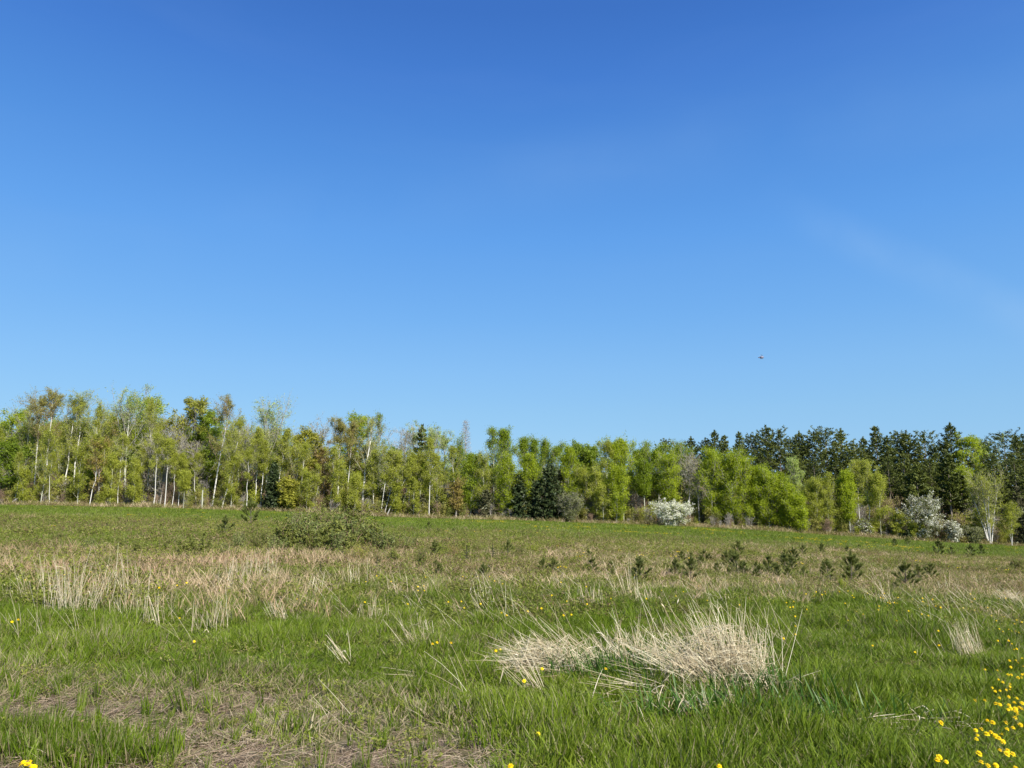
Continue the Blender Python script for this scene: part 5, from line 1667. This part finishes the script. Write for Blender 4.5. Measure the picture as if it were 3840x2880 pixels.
mound2(301, 2215, 2555, [(250, -.02, .05, .28, .12, (-1.05, .0, .80), .32, .32, .88, .0024, -.24, .35),
                        (90, -.30, .08, .36, .14, (-.75, .1, .95), .42, .26, .62, .0022, -.18, .5),
                        (22, .0, .05, .3, .15, (-1.0, -.1, .35), .40, .35, .80, .0026, -.10, .1)],
       [(-.45, .02, .42, .14, .40, 1, .7), (-.10, .0, .24, .12, .32, 1, .3)], 520,
      'left wing of the big pale dead grass mound, its stalks combed over to the left', (260, .07, .18, .0036), (320, .32))
mound2(302, 2400, 2550, [(190, 0, .08, .60, .16, (-.45, .1, .95), .42, .36, .80, .0023, -.12, .6),
                        (22, .05, 0, .5, .15, (.5, -.0, .7), .4, .25, .5, .0024, -.1, .4)],
       [(.10, .05, .50, .13, .30, 0, 1.0)], 330,
      'sparse middle of the big dead grass mound with bent tips standing over green blades', (150, .08, .20, .0038), (420, .32))
mound2(303, 2775, 2630, [(330, -.05, .08, .34, .16, (-.75, .10, .95), .40, .45, .94, .0025, -.22, .40),
                        (210, .06, .15, .30, .14, (-.12, .12, 1), .26, .48, .88, .0023, -.08, .40),
                        (110, -.02, .0, .30, .14, (-.30, -.1, .6), .60, .22, .50, .0025, -.3, .3),
                        (26, -.35, 0, .25, .1, (-1.3, .0, .42), .32, .45, .80, .0026, -.1, .1),
                        (34, .05, .05, .3, .1, (1.0, .0, .5), .45, .25, .55, .0024, -.2, .2)],
       [(-.20, .05, .44, .17, .66, 1, .55), (.04, .02, .28, .15, .52, 0, .3), (-.50, .0, .28, .12, .28, 1, .15)], 950,
      'tall tangled right half of the big pale dead grass mound, brightest straw in the meadow', (520, .07, .20, .0036), (420, .34),
      tall=[(12, -.15, .12, .5, .12, (-.22, .12, 1), .16, .80, 1.15, .0020, -.04, .0)])
mound(304, 2640, 2690, [(60, 0, 0, .34, .12, (-.3, 0, .9), .50, .18, .40, .0023, -.16, .4)],
      'short broken stalks hanging over the dark hollow of the dead grass mound', (90, .06, .16, .0036), green=(220, .28))
mound(305, 3010, 2705, [(110, 0, 0, .42, .22, (.9, -.35, .10), .35, .15, .45, .0042, -.05, .1)],
      'flat trail of dead grass running right from the straw mound', (320, .05, .15, .0045), green=(150, .24))
mound(306, 3440, 2715, [(60, 0, 0, .16, .12, (.8, -.4, .22), .55, .15, .36, .0045, -.15, .2)],
      'small nest of matted dead grass right of the straw mound', (260, .05, .16, .0048), green=(50, .22))
mound(307, 3640, 2470, [(90, 0, 0, .14, .1, (-.25, 0, 1), .14, .25, .62, .0016, -.05, .2)],
      'grey-brown fine dead tuft before the dandelions at the right', (60, .03, .1, .004))
mound(308, 3830, 2280, [(60, 0, 0, .3, .15, (-.6, 0, .9), .3, .3, .6, .0030, -.1, .3)],
      'dead grass tuft cut by the right edge of the photo', (60, .04, .12, .006))
mound(309, 2028, 2610, [(18, 0, 0, .08, .06, (-.55, .1, .8), .15, .25, .62, .0024, -.03, .1)],
      'small fan of dead stalks left below the straw mound', (18, .04, .1, .005))
mound(310, 2170, 2650, [(16, 0, 0, .16, .06, (.6, -.2, .25), .5, .2, .42, .0032, -.1, .1)],
      'broken thick dead stalks lying in front of the left wing', (14, .04, .1, .006))
mound(311, 1310, 2505, [(15, 0, 0, .08, .05, (-.55, 0, .8), .22, .18, .46, .0024, -.06, .2)],
      'small fan of dead stalks in the bright green grass left of centre', (12, .03, .09, .005))
mound(312, 1560, 2440, [(14, 0, 0, .10, .05, (-.5, 0, .9), .2, .3, .62, .0022, -.05, .2)],
      'thin dead stalks leaning left near the pair of yellow flowers', (10, .03, .09, .005))
mound(313, 1700, 2545, [(14, 0, 0, .12, .06, (-1.2, 0, .22), .2, .3, .6, .0026, -.05, .0)],
      'dead stalks lying flat and pointing left, left of the straw mound', (12, .03, .09, .005))

# upright straw tufts along the upper rim of the green grass, left half
TUFTS = [
 (160, 2260, 2070, 34, (-.28, 0, 1), 'slanting straw tuft nearest the left edge'),
 (262, 2312, 2095, 70, (-.02, 0, 1), 'thickest upright straw tuft of the left side'),
 (292, 2300, 2065, 36, (.02, 0, 1), 'tall straw tuft grown together with the thickest one'),
 (225, 2300, 2110, 30, (-.12, 0, 1), 'straw tuft on the left flank of the thickest one'),
 (372, 2275, 2080, 14, (0, 0, 1), 'three or four thin stalks right of the thickest tuft'),
 (462, 2255, 2050, 40, (-.18, 0, 1), 'tall straw tuft reaching into the reddish band'),
 (478, 2320, 2170, 24, (-.05, 0, 1), 'short straw tuft below the tall one of the reddish band'),
 (575, 2350, 2210, 44, (-.12, 0, 1), 'low dense straw tuft in the green grass'),
 (545, 2290, 2170, 18, (-.2, 0, 1), 'thin straw tuft behind the low dense one'),
 (610, 2300, 2200, 14, (.05, 0, 1), 'small straw tuft right of the low dense one'),
 (795, 2370, 2225, 36, (-.10, 0, 1), 'straw tuft standing in a pale ring on the green grass'),
 (812, 2360, 2170, 8, (-.02, 0, 1), 'single long stalks next to the tuft with the pale ring'),
 (30, 2250, 2160, 16, (0, 0, 1), 'small straw tuft at the very left edge'),
 (860, 2230, 2070, 26, (-.02, 0, 1), 'upright straw tuft below the shrubs, left'),
 (925, 2190, 2060, 36, (0, 0, 1), 'straw tuft below the big pine sapling'),
 (1000, 2200, 2060, 30, (-.05, 0, 1), 'straw tuft left below the shrub mass'),
 (1065, 2330, 2240, 44, (-.35, 0, .8), 'pale bent straw tuft on the green grass left of centre'),
 (1170, 2250, 2130, 20, (0, 0, 1), 'straw tuft straight below the shrub mass'),
 (1330, 2210, 2100, 24, (-.08, 0, 1), 'straw tuft below the orange-leaved shrub'),
 (1410, 2345, 2230, 34, (-.08, 0, 1), 'straw tuft with curled leaves at the centre left'),
 (1500, 2250, 2150, 20, (-.2, 0, 1), 'straw tuft left of the flowers near the centre'),
 (1590, 2390, 2290, 16, (-.25, 0, 1), 'loose straw tuft left of the pair of yellow flowers'),
 (1810, 2270, 2150, 16, (-.15, 0, 1), 'thin tall stalks standing left of the straw mound'),
 (1880, 2330, 2180, 12, (-.2, 0, 1), 'loose thin stalks left above the straw mound'),
 (2345, 2240, 2070, 20, (-.15, 0, 1), 'tall thin straw tuft above the middle of the mound'),
 (2420, 2260, 2170, 30, (-.1, 0, 1), 'grey fine tuft between sapling and mound'),
 (2215, 2290, 2180, 40, (-.05, 0, 1), 'grey-brown fine tuft left behind the mound'),
 (3330, 2280, 2150, 22, (-.25, 0, 1), 'pale slanting tuft among the right-hand saplings'),
 (3560, 2230, 2160, 18, (-.15, 0, 1), 'pale small tuft on the right slope'),
 (3690, 2210, 2150, 18, (-.15, 0, 1), 'pale tuft in front of the dark shrub on the right slope'),
]
for i, (X, Yb, Yt, k, ln, label) in enumerate(TUFTS):
    x, y = ground_at(X, Yb)
    H = CAM_H + y * float(cam_ray(X, Yt)[1]) - float(height(x, y))
    H = H / max(.6, 1 - .1)
    mound(400 + i, X, Yb, [(int(k * .62), 0, 0, .16 + .0035 * k, .16, ln, .16, H * .45, H * 1.05, .0024 if y < 12 else .0032, -.04, .18)],
          label, (int(k * .6), .05, .16, .0038), name='dry_grass_tuft', cat='dry grass tuft', group='pale upright dead grass tufts')


# ------------------------------------------------------------------ dandelions
def flower_meshes(seed):
    r = np.random.default_rng(seed)
    g = Geo()
    for ring, (n, rad, zc, tilt) in enumerate(((20, .0215, .000, .06), (18, .0165, .004, .45), (12, .010, .007, .95))):
        a = np.arange(n) * 6.283 / n + .1 * r.standard_normal(n) + ring
        D = unit(np.stack([np.cos(a), np.sin(a), np.full(n, tilt) + .08 * r.standard_normal(n)], 1))
        O = np.tile([0, 0, zc], (n, 1)) + D * .001
        L = np.full(n, rad) * (.9 + .2 * r.random(n))
        B = np.stack([np.zeros(n), np.zeros(n), -.25 * L], 1)
        side = unit(np.stack([-np.sin(a), np.cos(a), np.zeros(n)], 1))
        g.add(*ribbons(curve(O, D, L, B, [0, .5, 1]), np.tile([.0010, .0036, .0026], (n, 1)), side, r.random(n)))
    st = Geo()
    P = np.array([[[0, 0, -.16], [.004, .002, -.08], [0, 0, -.003]]])
    st.add(*tubes(P, np.array([[.0024, .0022, .0022]]), 6))
    P = np.array([[[0, 0, -.012], [0, 0, -.004], [0, 0, .002]]])
    st.add(*tubes(P, np.array([[.003, .007, .0075]]), 8))
    return g.mesh('flower_head', M['dandelion_yellow']), st.mesh('flower_stem', M['dandelion_stem'])


FL = [flower_meshes(i) for i in range(5)]
_f6 = [(70,68),(835,8),(975,8),(1015,47),(1045,122),(1078,113),(1147,235),(1070,262),(1100,297),(985,265),(1165,340),(1005,350),(665,382),(828,392),(970,450),(1010,450),(1145,445),(1170,440),(1098,487),(1138,485),(842,512),(900,545),(993,570),(993,605),(765,618),(862,655),(945,645),(990,640),(800,662),(857,750),(978,735),(1083,753),(540,782),(665,780),(810,823),(860,833),(980,843),(1047,808),(1148,815),(1005,888),(970,902),(1062,888),(1072,925),(1115,877),(1145,890),(1088,967),(1057,1005),(697,1040),(768,1067),(940,1070),(1030,1135),(955,1152),(1130,1098),(550,1168),(622,1152),(570,1232),(557,1282),(690,1215),(745,1195),(805,1240),(850,1270),(885,1220),(903,1315),(863,1425),(960,1428),(957,1470),(1030,1477),(593,1468),(80,1515),(50,1552),(170,1575),(618,1580),(810,1620),(710,1630),(1060,1652),(100,1070)]
_f4 = [(235,405),(280,435),(310,425),(410,455),(465,470),(480,440),(520,460),(540,440),(545,455),(635,430),(640,440),(700,435),(730,465),(740,480),(800,480),(835,450),(950,452),(275,515),(325,508),(280,540),(300,548),(320,545),(415,562),(335,610),(337,678),(255,762),(338,735),(760,578),(805,595),(870,812),(1163,857),(1327,810),(1325,710),(700,638),(1035,640),(925,480),(945,485),(985,505),(990,520),(975,515),(1020,515),(1045,480),(970,538),(1040,520),(1145,490),(1178,490),(1215,485),(1215,507),(1225,512),(1250,538),(1118,572),(1210,595),(1255,605),(1195,560),(1285,492),(1305,540),(1340,548),(1497,552),(1555,512),(1575,568),(1545,455),(1575,490),(1745,485),(1790,485),(1665,550),(1690,605),(1725,640),(1780,612),(1865,635),(1850,662),(1900,650),(1745,697),(1770,715),(1810,700),(1830,712),(1860,712),(1880,722),(910,565),(680,520),(915,540)]
_f3 = [(430,972),(305,1055),(403,1422),(210,1645),(110,848),(140,838),(577,603),(632,598),(600,505),(185,602),(148,585),(905,487),(1150,488),(1353,470),(1405,440),(735,405),(740,525),(425,555),(868,972),(1655,1645),(1793,530),(1570,500),(1255,430),(1510,400),(1068,325),(330,575),(495,465),(560,375)]
_f2 = [(1330,800),(1363,790),(1458,793),(447,532),(395,490),(863,512),(1160,525),(1270,400),(1230,405),(1230,432),(1275,432),(1282,340),(1440,510),(1530,507),(1550,552),(1663,523),(1540,335),(1560,345),(1605,332),(1640,335),(1725,335),(1760,365),(1815,385),(945,330),(960,345),(1045,370),(870,370)]
_f1 = [(1343,783),(85,648),(127,633),(1240,622),(1225,395),(1290,378),(950,315),(628,303),(445,322),(397,328),(345,385),(175,358),(1100,412)]
_fb = [(340,1355),(390,1315),(440,1325),(490,1310),(450,1365),(490,1365),(530,1385),(560,1395)]
F_PX = ([(3500 + a / 3.456, 2400 + b / 3.456, 'e') for a, b in _f6] + [(2800 + a / 1.843, 1980 + b / 1.843, 'r') for a, b in _f4]
        + [(1800 + a / 1.843, 1980 + b / 1.843, 'm') for a, b in _f3] + [(900 + a / 1.843, 1980 + b / 1.843, 'c') for a, b in _f2]
        + [(a / 1.843, 1980 + b / 1.843, 'l') for a, b in _f1] + [(a / 4.424, 2560 + b / 4.424, 'b') for a, b in _fb])
ZL = {
 'e': 'yellow dandelion flower in the dense drift along the lower right edge',
 'r': 'yellow dandelion flower in the loose row below the pine saplings on the right',
 'm': 'single yellow dandelion flower in the grass around the straw mound',
 'c': 'single yellow dandelion flower in the grass left of the straw mound',
 'l': 'small yellow dandelion flower among the straw tufts on the left',
 'b': 'yellow dandelion flower of the tight bunch on bare soil, lower left corner',
}
ONE = {
 (1343, 783, 'l'): 'lone large yellow dandelion right of the straw tuft with the pale ring', (85, 648, 'l'): 'yellow dandelion at the left edge beside a smaller one',
 (1330, 800, 'c'): 'left flower of the pair of yellow dandelions left of the straw mound', (1363, 790, 'c'): 'right flower of the pair of yellow dandelions left of the straw mound',
 (403, 1422, 'm'): 'lone yellow dandelion low in the bright grass at mid photo', (210, 1645, 'm'): 'yellow dandelion cut by the bottom edge at mid photo',
 (305, 1055, 'm'): 'yellow dandelion beside the small fan of dead stalks', (430, 972, 'm'): 'yellow dandelion under the left wing of the straw mound',
 (1163, 857, 'r'): 'lone yellow dandelion in the wide green area right of the straw mound', (255, 762, 'r'): 'yellow dandelion close to the right flank of the straw mound',
 (870, 812, 'r'): 'lone yellow dandelion between the straw mound and the fine grey tuft',
 (100, 1070, 'e'): 'lone small yellow dandelion right of the nest of matted grass', (665, 382, 'e'): 'yellow dandelion left of the drift, just right below the fine grey tuft',
 (70, 68, 'e'): 'lone yellow dandelion left of the fine grey tuft',
}
def zone_label(X, Y, zn):
    if zn == 'e':
        return ('yellow dandelion in the ' + ('thin upper end' if Y < 2560 else ('dense middle part' if Y < 2700 else 'lower end'))
                + ' of the drift at the right edge')
    if zn == 'r':
        return ('yellow dandelion in row below the saplings, '
                + ('left part behind the straw mound' if X < 3010 else ('middle part' if X < 3300 else ('right part' if X < 3620 else 'far right end'))))
    return ZL[zn]


_lk = {}
for a, b in _f6: _lk[(round(3500 + a / 3.456, 3), round(2400 + b / 3.456, 3))] = (a, b, 'e')
for a, b in _f4: _lk[(round(2800 + a / 1.843, 3), round(1980 + b / 1.843, 3))] = (a, b, 'r')
for a, b in _f3: _lk[(round(1800 + a / 1.843, 3), round(1980 + b / 1.843, 3))] = (a, b, 'm')
for a, b in _f2: _lk[(round(900 + a / 1.843, 3), round(1980 + b / 1.843, 3))] = (a, b, 'c')
for a, b in _f1: _lk[(round(a / 1.843, 3), round(1980 + b / 1.843, 3))] = (a, b, 'l')
r = np.random.default_rng(201)
for i, (X, Y, zn) in enumerate(F_PX):
    up = (.10 if zn == 'b' else (.17 if Y > 2400 else .24))
    x, y = ground_at(X, Y, up)
    z = float(height(x, y)) + up
    key = _lk.get((round(X, 3), round(Y, 3)))
    label = ONE.get(key, zone_label(X, Y, zn))
    s = (.56 + .34 * r.random()) * (1.0 if y < 6.5 else .82)
    t = thing('dandelion', label, 'flower', (x, y, z), 0, s, group=('dandelions of ' + {'e': 'the drift on the right edge', 'r': 'the row below the saplings', 'm': 'the grass round the mound', 'c': 'the grass left of the mound', 'l': 'the straw tuft area', 'b': 'the bunch on the soil'}[zn]))
    t.rotation_euler = (.32 + .22 * r.standard_normal(), .20 + .22 * r.standard_normal(), r.random() * 6.28)
    t.rotation_mode = 'ZYX'
    a, b = FL[i % 5]
    obj('flower_head', a, t)
    obj('stem', b, t)

# far dandelions: yellow specks in the field before the wood
r = np.random.default_rng(211)
x, y = field_points(r, 17, 104, 1.3)
u = x / y
pt = fnoise(x, y, 9, 95) * .6 + fnoise(x, y, 2.5, 97) * .4
keep = (r.random(len(x)) < sstep(.50, .72, pt) * np.interp(u, [-.7, -.1, 0, .35, .6], [.10, .18, .6, .8, .35]) * np.where(y < 45, .25, 1.0))
x, y = x[keep], y[keep]
n = len(x)
fm = []
for i in range(3):
    rr = np.random.default_rng(900 + i)
    g = Geo()
    k = 5
    C = np.stack([.16 * rr.standard_normal(k), .16 * rr.standard_normal(k), .20 + .03 * rr.random(k)], 1)
    a = np.arange(6) * 6.283 / 6
    for c in C:
        V = np.concatenate([c + np.stack([np.cos(a), np.sin(a), 0 * a], 1) * .026, [c + [0, 0, .014]], [c - [0, 0, .012]]])
        F = np.concatenate([[[j, (j + 1) % 6, 6] for j in range(6)], [[(j + 1) % 6, j, 7] for j in range(6)]])
        g.add(V, F, np.full(8, rr.random()))
    fm.append(g.mesh('far_flowers_%02d' % i, M['dandelion_yellow']))
scatter('far_dandelions', 'yellow dandelions sprinkled far out over the green field', fm, np.stack([x, y, height(x, y)], 1), rots(r, n, .05),
        np.full((n, 3), 1.0), r.integers(0, 3, n), np.zeros(n), np.zeros(n))

# ------------------------------------------------------------------ a small insect flying close to the camera
def sphere(c, rx, ry, rz, nu=10, nv=7):
    th = np.linspace(0, math.pi, nv)
    ph = np.arange(nu) * 2 * math.pi / nu
    V = np.array([[c[0] + rx * math.cos(t), c[1] + ry * math.sin(t) * math.cos(p), c[2] + rz * math.sin(t) * math.sin(p)] for t in th for p in ph])
    F = np.array([[i * nu + j, i * nu + (j + 1) % nu, (i + 1) * nu + (j + 1) % nu, (i + 1) * nu + j] for i in range(nv - 1) for j in range(nu)])
    return V, F, np.zeros(len(V))


m, nt, out = new_mat('insect_body')
p = nt.nodes.new("ShaderNodeBsdfPrincipled"); p.inputs['Base Color'].default_value = (.16, .17, .24, 1); p.inputs['Roughness'].default_value = .6
nt.links.new(p.outputs[0], out.inputs['Surface']); M['insect_body'] = m
m, nt, out = new_mat('insect_wing')
p = nt.nodes.new("ShaderNodeBsdfPrincipled"); p.inputs['Base Color'].default_value = (.30, .33, .38, 1); p.inputs['Alpha'].default_value = .35; p.inputs['Roughness'].default_value = .3
nt.links.new(p.outputs[0], out.inputs['Surface']); M['insect_wing'] = m
u, tz = cam_ray(2856, 1340)
D_I = 2.4
t = thing('flying_insect', 'tiny dark insect flying alone in the blue sky on the right', 'insect', (float(u) * D_I, D_I, CAM_H + float(tz) * D_I))
g = Geo(); g.add(*sphere((0, 0, 0), .0070, .0046, .0048)); g.add(*sphere((.006, 0, .0002), .0018, .0017, .0016))
g.add(*sphere((-.0065, 0, -.0008), .0055, .0018, .0017))
obj('body', g.mesh('insect_body', M['insect_body'], True), t)
for s in (-1, 1):
    g = Geo()
    Pw = np.array([[[.002, 0, .0018], [-.001, s * .006, .006], [-.005, s * .010, .008]]])
    g.add(*ribbons(Pw, np.array([[.0008, .0028, .0012]]), np.array([[1.0, 0, 0]]), np.zeros(1)))
    obj('wing', g.mesh('insect_wing', M['insect_wing']), t)
g = Geo()
for s in (-1, 1):
    for q in (-.002, 0, .002):
        g.add(*tubes(np.array([[[q, s * .001, -.001], [q, s * .003, -.003], [q - .001, s * .004, -.0055]]]), np.full((1, 3), .0003), 3))
obj('legs', g.mesh('insect_legs', M['insect_body']), t)
